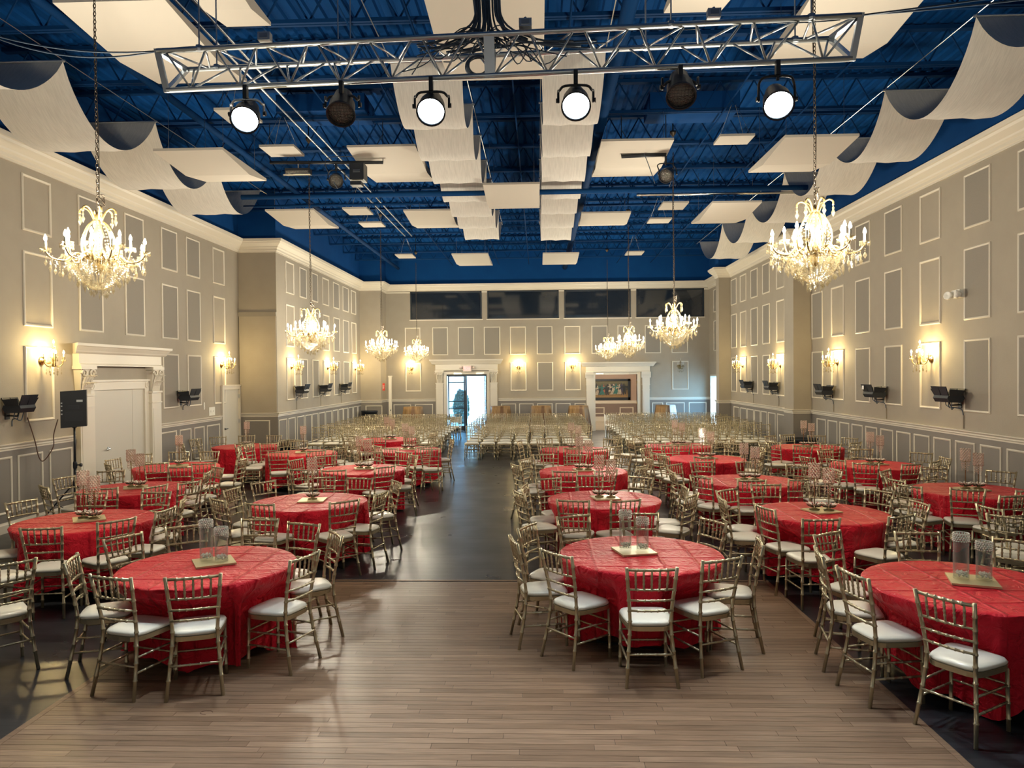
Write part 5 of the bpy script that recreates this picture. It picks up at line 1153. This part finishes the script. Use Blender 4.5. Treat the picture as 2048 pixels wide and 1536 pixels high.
# ------------------------------------------------------------------ chandeliers
def canopy_mesh(zc): return MB().lathe([(.012, 7.0-zc), (.06, 7.07-zc), (.062, 7.11-zc), (.012, 7.12-zc), (.012, ZTOP+.06-zc), (.001, ZTOP+.06-zc)], 12, caps=False).mesh('ceiling_canopy', 'chain', True)
def chandelier(x, y, zc, label, first):
    if first is None:
        t = thing('chandelier', label, 'chandelier', (x, y, zc), 0, 'crystal chandeliers on chains')
        st = [(.012, .40), (.03, .36), (.045, .33), (.02, .30), (.035, .24), (.055, .18), (.03, .10), (.045, .04), (.07, -.02), (.085, -.06), (.05, -.11), (.06, -.15), (.03, -.19), (.012, -.22)]
        MB().lathe(st, 14).build('stem', 'gilt', t, smooth=True)
        for k in range(6):
            q = 2*PI*k/6+.2; c, s = math.cos(q), math.sin(q)
            pts = smooth_path([(r_*c, r_*s, z) for r_, z in ((.03, .30), (.05, .36), (.085, .42), (.13, .445), (.165, .425), (.168, .385))], 4)
            o = MB().tube(pts, [.010]*len(pts), 6).build('crown_scroll', 'gilt', t, smooth=True)
            MB().gem((.168*c, .168*s, .355), .013, .03, 6).gem((.168*c, .168*s, .31), .02, .045, 6).build('crown_drop', 'crystal', o)
            pts = smooth_path([(r_*c, r_*s, z) for r_, z in ((.04, .32), (.10, .26), (.150, .14), (.155, .04), (.13, -.04), (.07, -.10))], 4)
            MB().tube(pts, .009, 6).build('cage_bar', 'gilt', t, smooth=True)
        bs = MB()
        for k in range(12):                              # bead strands of the cage
            q = 2*PI*k/12+.1; c, s = math.cos(q), math.sin(q)
            for i in range(13):
                u = i/12; r_ = .05+.10*math.sin(PI*u*.8); bs.gem((r_*c, r_*s, .31-.40*u), .010, seg=5)
        bs.build('bead_strand', 'crystal', t, kind='stuff')
        bulb = MB().lathe([(.006, 0), (.015, .012), (.017, .024), (.011, .046), (.004, .064), (.001, .068)], 8).mesh('bulb', 'bulb', True)
        sleeve = MB().lathe([(.012, 0), (.012, .085), (.001, .085)], 8, caps=False).mesh('candle_sleeve', 'ivory', True)
        cup = MB().lathe([(.008, -.02), (.02, -.012), (.045, .0), (.052, .014), (.046, .012), (.02, .002), (.001, .002)], 12, caps=False)
        for k in range(10): cup.gem((.047*math.cos(2*PI*k/10), .047*math.sin(2*PI*k/10), -.016), .008, .018, 4)
        cup = cup.mesh('drip_cup', 'crystal', False)
        drop = MB().gem((0, 0, -.012), .006, seg=5).gem((0, 0, -.030), .008, seg=5).gem((0, 0, -.075), .019, .036, 6).mesh('crystal_drop', 'crystal')
        spear = MB().gem((0, 0, -.012), .006, seg=5).gem((0, 0, -.030), .006, seg=5).gem((0, 0, -.048), .007, seg=5).gem((0, 0, -.088), .011, .036, 6).mesh('crystal_spear', 'crystal')
        rnd = random.Random(2)
        for k in range(14):
            outer = k % 2 == 0 or k % 4 == 1; q = 2*PI*k/14+.12; c, s = math.cos(q), math.sin(q)
            R_, zc_ = (.455, -.005) if k % 2 == 0 else (.29, .055)
            pts = smooth_path([(r_*c, r_*s, z) for r_, z in ((.06, -.09), (R_*.4, -.02), (R_*.62, -.10), (R_*.88, -.085), (R_, zc_-.02))], 5)
            a = MB().tube(pts, [.013-.006*i/len(pts) for i in range(len(pts))], 6).build('arm', 'gilt', t, smooth=True)
            ca = put('candle_cup', cup, a, (R_*c, R_*s, zc_))
            put('candle', sleeve, a, (R_*c, R_*s, zc_)); put('bulb', bulb, a, (R_*c, R_*s, zc_+.085))
            for j in range(6):
                f = .36+.128*j; dq = .05*(-1)**j; put('crystal_drop', drop if j % 2 else spear, t, (R_*f*math.cos(q+dq), R_*f*math.sin(q+dq), -.075-.02*math.sin(f*5)))
        # rim and basket of strings
        bk = MB()
        for k in range(40):
            q = 2*PI*k/40; c, s = math.cos(q), math.sin(q); n = 16
            for i in range(n):
                u = i/(n-1); r_ = .30*(1-u)**.9+.06*u; z = -.10-.27*u**1.15-.03*math.sin(PI*u); bk.gem((r_*c, r_*s, z), .0095, seg=5)
        for k in range(14):                               # bead chains slung between the arm ends
            q0, q1 = 2*PI*k/14+.12, 2*PI*(k+1)/14+.12; ra, rb = ((.44, .30) if k % 2 == 0 else (.30, .44))
            for i in range(11):
                u = i/10; r_ = ra+(rb-ra)*u; q = q0+(q1-q0)*u; bk.gem((r_*math.cos(q), r_*math.sin(q), -.02-.10*4*u*(1-u)*.8), .009, seg=5)
        bk.build('crystal_basket', 'crystal', t, kind='stuff')
        for r_, n, z in ((.42, 20, -.10), (.34, 20, -.15), (.26, 18, -.19), (.19, 16, -.24), (.13, 12, -.29), (.075, 9, -.34)):
            for k in range(n):
                q = 2*PI*(k+.5*(n % 4 == 0))/n+rnd.uniform(-.05, .05); put('crystal_drop', drop if k % 3 else spear, t, (r_*math.cos(q), r_*math.sin(q), z+rnd.uniform(-.02, .02)))
        ch = MB(); z = .42; k = 0
        while z < 7.05-zc:
            n = 8; pts = []
            for i in range(n+1):
                q = 2*PI*i/n; u, v = .013*math.cos(q), .026*math.sin(q)
                pts.append(((u, 0, z+.02+v) if k % 2 else (0, u, z+.02+v)))
            ch.tube(pts, .0042, 4, False); z += .040; k += 1
        ch.build('chain', 'chain', t, kind='stuff')
        MB().tube(smooth_path([(.01, .01, .42), (.02, 0, 1.2), (-.015, .01, 2.2), (.012, 0, 7.05-zc)], 8), .004, 4).build('flex', 'chain', t)
        put('ceiling_canopy', canopy_mesh(zc), t)
        for k in range(5):
            MB().tube([(.03+.035*math.cos(q+k), .02*math.sin(q*1.3+k), .50+.045*math.sin(q)+.01*k) for q in [2*PI*i/12 for i in range(13)]], .004, 4).build('spare_chain', 'chain', t)
    else:
        t = dup(first); t.location = (x, y, zc); [setattr(ch_, 'data', canopy_mesh(zc)) for ch_ in C.objects if ch_.parent == t and ch_.name.startswith('ceiling_canopy')]; t.rotation_euler = (0, 0, random.uniform(0, 1)); t['label'] = label
    for k in range(4):
        q = 2*PI*k/4+.4; lamp('candle_glow', 'POINT', (x+.34*math.cos(q), y+.34*math.sin(q), zc+.13), CHAND_W/4, WARM, None, .07)
    return t
CH = [((197, 505), 7.35, 'first crystal chandelier on its chain, speaker side'), ((622, 663), 14.35, 'second crystal chandelier on its chain, speaker side'), ((763.5, 692), 21.2, 'third crystal chandelier on its chain, speaker side'), ((833.5, 702), 27.9, 'fourth crystal chandelier on its chain, speaker side'),
      ((1630, 490), 7.55, 'first crystal chandelier on its chain, painting side'), ((1348, 652), 14.4, 'second crystal chandelier on its chain, painting side'), ((1258, 684), 21.2, 'third crystal chandelier on its chain, painting side'), ((1215.5, 698), 27.9, 'fourth crystal chandelier on its chain, painting side')]
c0 = None
DZ = max(on_y(*q, y).z for q, y, _ in CH)-on_y(*CH[0][0], CH[0][1]).z
for (px, py), y, lab in CH:
    p = on_y(px, py, y); o = chandelier(p.x, p.y, p.z, lab, c0); c0 = c0 or o

# ------------------------------------------------------------------ wall sconces
def sconce(w, px, py, label, lit, proto):
    P = on_x(px, py, w.p.x) if abs(w.d.y) > .5 else on_y(px, py, w.p.y)
    s = w.s_of(P); rz = math.atan2(w.n.y, w.n.x)
    if proto is None:
        t = thing('wall_sconce', label, 'wall lamp', P, rz, 'crystal wall sconces')       # local +x points into the room
        MB().lathe([(.075, 0), (.078, .012), (.055, .02), (.03, .045), (.012, .06)], 16, (0, 0, 0), Matrix.Rotation(PI/2, 3, 'Y')).build('backplate', 'brass', t, smooth=True)
        MB().tube(smooth_path([(.05, 0, 0), (.12, 0, -.04), (.19, 0, -.03), (.22, 0, -.06)], 5), .011, 8).build('bracket', 'brass', t, smooth=True)
        MB().lathe([(.02, -.10), (.035, -.07), (.02, -.04), (.03, .02), (.014, .06), (.012, .20), (.03, .215), (.001, .22)], 12, (.22, 0, 0), caps=False).build('stem', 'gilt', t, smooth=True)
        for k in range(5):
            if k < 4: q = 2*PI*k/4+PI/4; x, y_, z = .22+.15*math.cos(q), .15*math.sin(q), .06; pts = smooth_path([(.22, 0, -.06), (.22+.07*math.cos(q), .07*math.sin(q), -.10), (.22+.13*math.cos(q), .13*math.sin(q), -.05), (x, y_, z)], 5)
            else: x, y_, z = .22, 0, .24; pts = [(.22, 0, .18), (.22, 0, .24)]
            a = MB().tube(pts, .008, 6).build('arm', 'gilt', t, smooth=True)
            MB().lathe([(.006, -.01), (.028, .0), (.034, .01), (.001, .003)], 10, (x, y_, z), caps=False).build('drip_cup', 'crystal', a)
            MB().lathe([(.010, 0), (.010, .06), (.001, .06)], 8, (x, y_, z), caps=False).build('candle', 'ivory', a)
            MB().lathe([(.006, 0), (.015, .012), (.017, .024), (.011, .046), (.001, .066)], 8, (x, y_, z+.06), caps=False).build('bulb', 'bulb' if lit else 'bulb_off', a, smooth=True)
            dr = MB()
            for j in range(6):
                q = 2*PI*j/6; dr.gem((x+.03*math.cos(q), y_+.03*math.sin(q), z-.02), .006, seg=5); dr.gem((x+.03*math.cos(q), y_+.03*math.sin(q), z-.055), .011, .026, 5)
            dr.build('crystal_drop', 'crystal', a)
        dr = MB()
        for j in range(12):
            q = 2*PI*j/12; r_ = .11 if j % 2 else .06
            for i in range(4): dr.gem((.22+r_*math.cos(q), r_*math.sin(q), -.08-.022*i-.02*(j % 3)), .0075, seg=5)
            dr.gem((.22+r_*math.cos(q), r_*math.sin(q), -.19-.02*(j % 3)), .012, .03, 5)
        dr.build('crystal_fringe', 'crystal', t, kind='stuff')
    else:
        t = dup(proto); t.location = P; t.rotation_euler = (0, 0, rz); t['label'] = label
    if lit:
        for dx, dz in ((.14, .16), (.30, .16)): 
            L_ = P+Vector((w.n.x*dx, w.n.y*dx, dz)); lamp('sconce_glow', 'POINT', L_, SCONCE_W/2, (1, .74, .32), None, .04)
    return t
SC = [(WLF, 82.5, 722, 'lit crystal sconce beside the tall cream door case'), (WLF, 442.5, 730, 'lit crystal sconce above the small white door'), (WLR, 582.5, 734, 'lit crystal sconce above the first rear black wall light, speaker side'), (WLR, 655, 735.5, 'lit crystal sconce above the second rear black wall light, speaker side'),
      (WLR, 710, 737.5, 'lit crystal sconce above the third rear black wall light, speaker side'), (WBK, 823, 737, 'lit crystal sconce on the end wall behind a chandelier'), (WBK, 1037.5, 735, 'lit crystal sconce on the end wall beside the entrance case'), (WBK, 1145, 733, 'lit crystal sconce on the end wall beside the painting opening'),
      (WRR, 1486, 731.5, 'lit crystal sconce next to the rear pier, painting side'), (WRR, 1561, 730.6, 'lit crystal sconce next to the pilaster, painting side'), (WRT, 1675, 725, 'lit crystal sconce just before the pilaster on the long painting-side wall'), (WRT, 1863, 718, 'lit crystal sconce below the emergency light, painting side')]
sp0 = None
for w, px, py, lab in SC:
    o = sconce(w, px, py, lab, True, sp0); sp0 = sp0 or o
sconce(WBK, 1359, 733, 'unlit grey crystal sconce in the blue daylight corner', False, None)

# ------------------------------------------------------------------ black wall lights (two-cell floods with flaps) and their cables
def wall_light(w, px, py, sc, label, drop, shut=False):
    P = on_x(px, py, w.p.x+w.n.x*.22); s = w.s_of(P); rz = math.atan2(w.n.y, w.n.x)
    base = w.fn(s, 0, P.z)
    t = thing('wall_light', label, 'stage lamp', base, rz, 'black wall lights')
    b = MB().prism([(.10, -.07), (.32, -.07), (.36, .0), (.34, .05), (.08, .05), (.06, .0)], -.29*sc, .29*sc, lambda u, v, d: (u, d, v)); b.build('housing', 'black', t)
    for k in (-1, 1):
        MB().add([(.34, k*.15*sc-.13*sc, .045), (.34, k*.15*sc+.13*sc, .045), (.40, k*.15*sc+.15*sc, .21), (.40, k*.15*sc-.15*sc, .21), (.325, k*.15*sc-.13*sc, .045), (.325, k*.15*sc+.13*sc, .045), (.385, k*.15*sc+.15*sc, .21), (.385, k*.15*sc-.15*sc, .21)],
                 [(0, 1, 2, 3), (7, 6, 5, 4), (0, 4, 5, 1), (1, 5, 6, 2), (2, 6, 7, 3), (3, 7, 4, 0)]).build('barn_door', 'black', t)
        MB().add([(.10, k*.15*sc-.13*sc, .045), (.10, k*.15*sc+.13*sc, .045), (.04, k*.15*sc+.14*sc, .17), (.04, k*.15*sc-.14*sc, .17), (.115, k*.15*sc-.13*sc, .045), (.115, k*.15*sc+.13*sc, .045), (.055, k*.15*sc+.14*sc, .17), (.055, k*.15*sc-.14*sc, .17)],
                 [(3, 2, 1, 0), (4, 5, 6, 7), (0, 1, 5, 4), (1, 2, 6, 5), (2, 3, 7, 6), (3, 0, 4, 7)]).build('barn_door', 'black', t)
        MB().box((.22, k*.15*sc, .03), (.2, .24*sc, .02)).build('reflector', 'lens_off', t)
        MB().add([(.12, k*.30*sc, .04), (.33, k*.30*sc, .04), (.36, k*.40*sc, .16), (.10, k*.40*sc, .14), (.12, k*.29*sc, .04), (.33, k*.29*sc, .04), (.36, k*.39*sc, .16), (.10, k*.39*sc, .14)],
                 [(0, 1, 2, 3), (7, 6, 5, 4), (0, 4, 5, 1), (1, 5, 6, 2), (2, 6, 7, 3), (3, 7, 4, 0)]).build('end_flap', 'black', t)
    MB().tube([(0, 0, -.12), (.18, 0, -.13), (.20, 0, -.06)], .014, 6).box((.008, 0, -.12), (.016, .10, .12)).build('bracket', 'black', t)
    for k in range(3): MB().tube(smooth_path([(.2, -.14*sc+.1*k, -.06), (.19, -.10+.08*k, -.14-.03*k), (.12, .02, -.17), (.03, .08, -.20), (.012, .10, -.30)], 5), .008, 5).build('cable', 'cable', t, smooth=True)
    if 'sticker' in label: MB().box((.405, -.15*sc, .14), (.004, .09, .08)).build('sticker', 'white_cloth', t)
    if drop: MB().box((.012, .10, (-.30+(ZD+.02-P.z))/2), (.02, .035, (P.z-.30-ZD-.02))).build('cable_cover', 'wall', t)
for w, px, py, sc, lab, dr in ((WLF, 40, 816, .62, 'black double flood on the wall with a brown cable swagged to the speaker', 0), (WLF, 379, 795, .8, 'black double flood between panels beside the tall door case', 0),
                               (WLR, 605, 782, .8, 'black flapped wall light, first on the rear speaker-side wall', 1), (WLR, 652, 779, .8, 'black flapped wall light, second on the rear speaker-side wall', 1), (WLR, 692, 776, .8, 'black flapped wall light, third on the rear speaker-side wall', 1),
                               (WRR, 1492, 772, .8, 'black flapped wall light next to the rear pier', 1), (WRR, 1541, 775, .8, 'black flapped wall light next to the pilaster', 1), (WRT, 1647, 784, .8, 'black flapped wall light just before the pilaster', 1),
                               (WRT, 1748, 788, .82, 'black flapped wall light with a white sticker on the long wall', 1), (WRT, 1896, 796, .82, 'black flapped wall light below the brightest sconce on the long wall', 1)):
    wall_light(w, px, py, sc, lab, dr)
# emergency light
p = on_x(1915, 588, XR-.06); em = thing('emergency_light', 'cream twin-head emergency light high on the long tan wall', 'emergency light', (XR, p.y, p.z), PI)
MB().box((.05, 0, 0), (.09, .26, .14)).build('housing', 'white_plastic', em)
for s in (-1, 1): MB().lathe([(.03, -.05), (.07, .0), (.075, .05), (.06, .05), (.001, .03)], 14, (.13, s*.14, -.02), Matrix.Rotation(PI/2.3, 3, 'Y') @ Matrix.Rotation(s*.4, 3, 'X'), False).build('lamp_head', 'white_plastic', em, smooth=True)
for px, py, sz, lab in ((423.5, 822.5, (.01, .34, .22), 'white double light switch plate beside the small white door'), (408, 812, (.01, .06, .18), 'narrow white switch plate under a black double flood')):
    p = on_x(px, py, XL); t = thing('switch_plate', lab, 'switch', (XL, p.y, p.z)); MB().box((.006, 0, 0), sz).build('plate', 'white_plastic', t)
    for k in (-1, 1): MB().box((.014, k*.07 if sz[1] > .1 else 0, 0 if sz[1] > .1 else k*.04), (.012, .03, .05)).build('rocker', 'white_plastic', t)

# ------------------------------------------------------------------ loudspeaker on its tripod
D_ = 12.3; pf = on_y(152, 1040, D_)
st = thing('speaker_stand', 'black tripod stand under the loudspeaker by the tall door case', 'speaker stand', (pf.x, D_, 0))
zb2 = on_y(152, 853, D_).z
MB().tube([(0, 0, .12), (0, 0, 1.0)], .022, 10).build('lower_pole', 'black', st, smooth=True); MB().tube([(0, 0, .95), (0, 0, zb2+.1)], .017, 10).build('upper_pole', 'black', st, smooth=True)
MB().lathe([(.03, .92), (.034, .95), (.034, 1.02), (.024, 1.04)], 12).build('collar', 'black', st); MB().tube([(.03, 0, .98), (.09, 0, .98)], .012, 6).lathe([(.001, 0), (.03, .005), (.03, .03), (.001, .035)], 10, (.085, 0, .98), Matrix.Rotation(PI/2, 3, 'Y'), False).build('knob', 'black', st)
for q in (R(215), R(335), R(95)):
    c, s = math.cos(q), math.sin(q)
    l = MB().tube([(.03*c, .03*s, .66), (.55*c, .55*s, .02)], .013, 6).build('leg', 'black', st); MB().gem((.55*c, .55*s, .018), .022, .018, 8).build('rubber_foot', 'black_plastic', l)
    MB().tube([(.03*c, .03*s, .18), (.30*c, .30*s, .335)], .008, 5).build('brace', 'black', st)
MB().lathe([(.03, .62), (.04, .64), (.04, .70), (.026, .72)], 10).build('hub', 'black', st)
ztop2 = on_y(150, 781, D_).z; H2 = ztop2-zb2
sk = thing('loudspeaker', 'black loudspeaker turned away on the tripod stand', 'speaker', (pf.x+.0, D_, zb2), R(30))
wsp = .19
MB().prism([(-wsp, -.20), (wsp, -.20), (wsp*1.02, .05), (wsp*.8, .14), (-wsp*.8, .14), (-wsp*1.02, .05)], 0, H2, lambda u, v, d: (u, v, d+.06*u)).build('cabinet', 'black_plastic', sk)
MB().prism([(-.13, .10), (.13, .10), (.13, H2*.42), (-.13, H2*.42)], -.205, -.20, lambda u, v, d: (u, d, v)).build('rear_panel', 'black', sk)
MB().box((.09, -.203, H2*.72), (.09, .006, .035)).build('badge', 'steel', sk); MB().box((0, -.205, H2*.55), (.16, .012, .06)).build('handle_recess', 'black', sk)
for z in (.2, .3, .42, .5): MB().box((-.17, -.202, H2*z+.1), (.02, .006, .02)).build('port_screw', 'steel', sk)
MB().lathe([(.035, -.02), (.035, .10)], 12).build('pole_socket', 'black', sk)
a = on_x(55, 835, XL+.05); b = Vector((pf.x-.22, D_-.1, on_y(122, 838, D_).z))
m1 = on_y(88, 920, (a.y+b.y)/2)
tag(MB().tube(smooth_path([a, a.lerp(m1, .35)+Vector((.02, 0, -.12)), a.lerp(m1, .75)+Vector((-.02, 0, -.12)), m1+Vector((0, 0, -.01)), b.lerp(m1, .6)+Vector((.06, 0, -.06)), b.lerp(m1, .3)+Vector((.0, 0, -.05)), b], 8), .009, 6).build('hanging_cable', 'brown_cable', smooth=True), 'brown cable swagged between the wall flood and the loudspeaker', 'cable')
# black bins and cases at the walls
def bin_(px, py, yy, r, h, label):
    p = on_y(px, py, yy); t = thing('waste_bin', label, 'bin', (p.x, yy, 0), 0, 'black bins by the walls')
    MB().lathe([(r*.85, 0), (r, h*.94), (r*1.04, h*.95), (r*1.04, h), (r*.94, h), (r*.8, .05), (.001, .05)], 24, caps=False).build('body', 'black_plastic', t, smooth=True); MB().lathe([(r*.93, h*.9), (r*1.07, h*.97), (r*1.07, h*1.0), (r*.95, h)], 24, caps=False).build('liner', 'black', t, smooth=True)
bin_(739, 832, YA-.55, .32, 1.0, 'wide black bin in the corner behind the theatre rows'); bin_(568, 890, 19.6, .3, .72, 'black bin standing before the blank tan wall face'); bin_(1603, 884, 19.3, .38, .74, 'round black bin at the foot of the pale pilaster')
# hair-thin cable scrap left on the oak floor
p = on_z(413, 1425, .006); tag(MB().tube([(p.x+.045*math.cos(q), p.y+.03*math.sin(q), .007) for q in [i*.35 for i in range(15)]], .0018, 4).build('cable_scrap', 'brown_cable'), 'thin curled wire scrap lying on the oak floor', 'scrap')
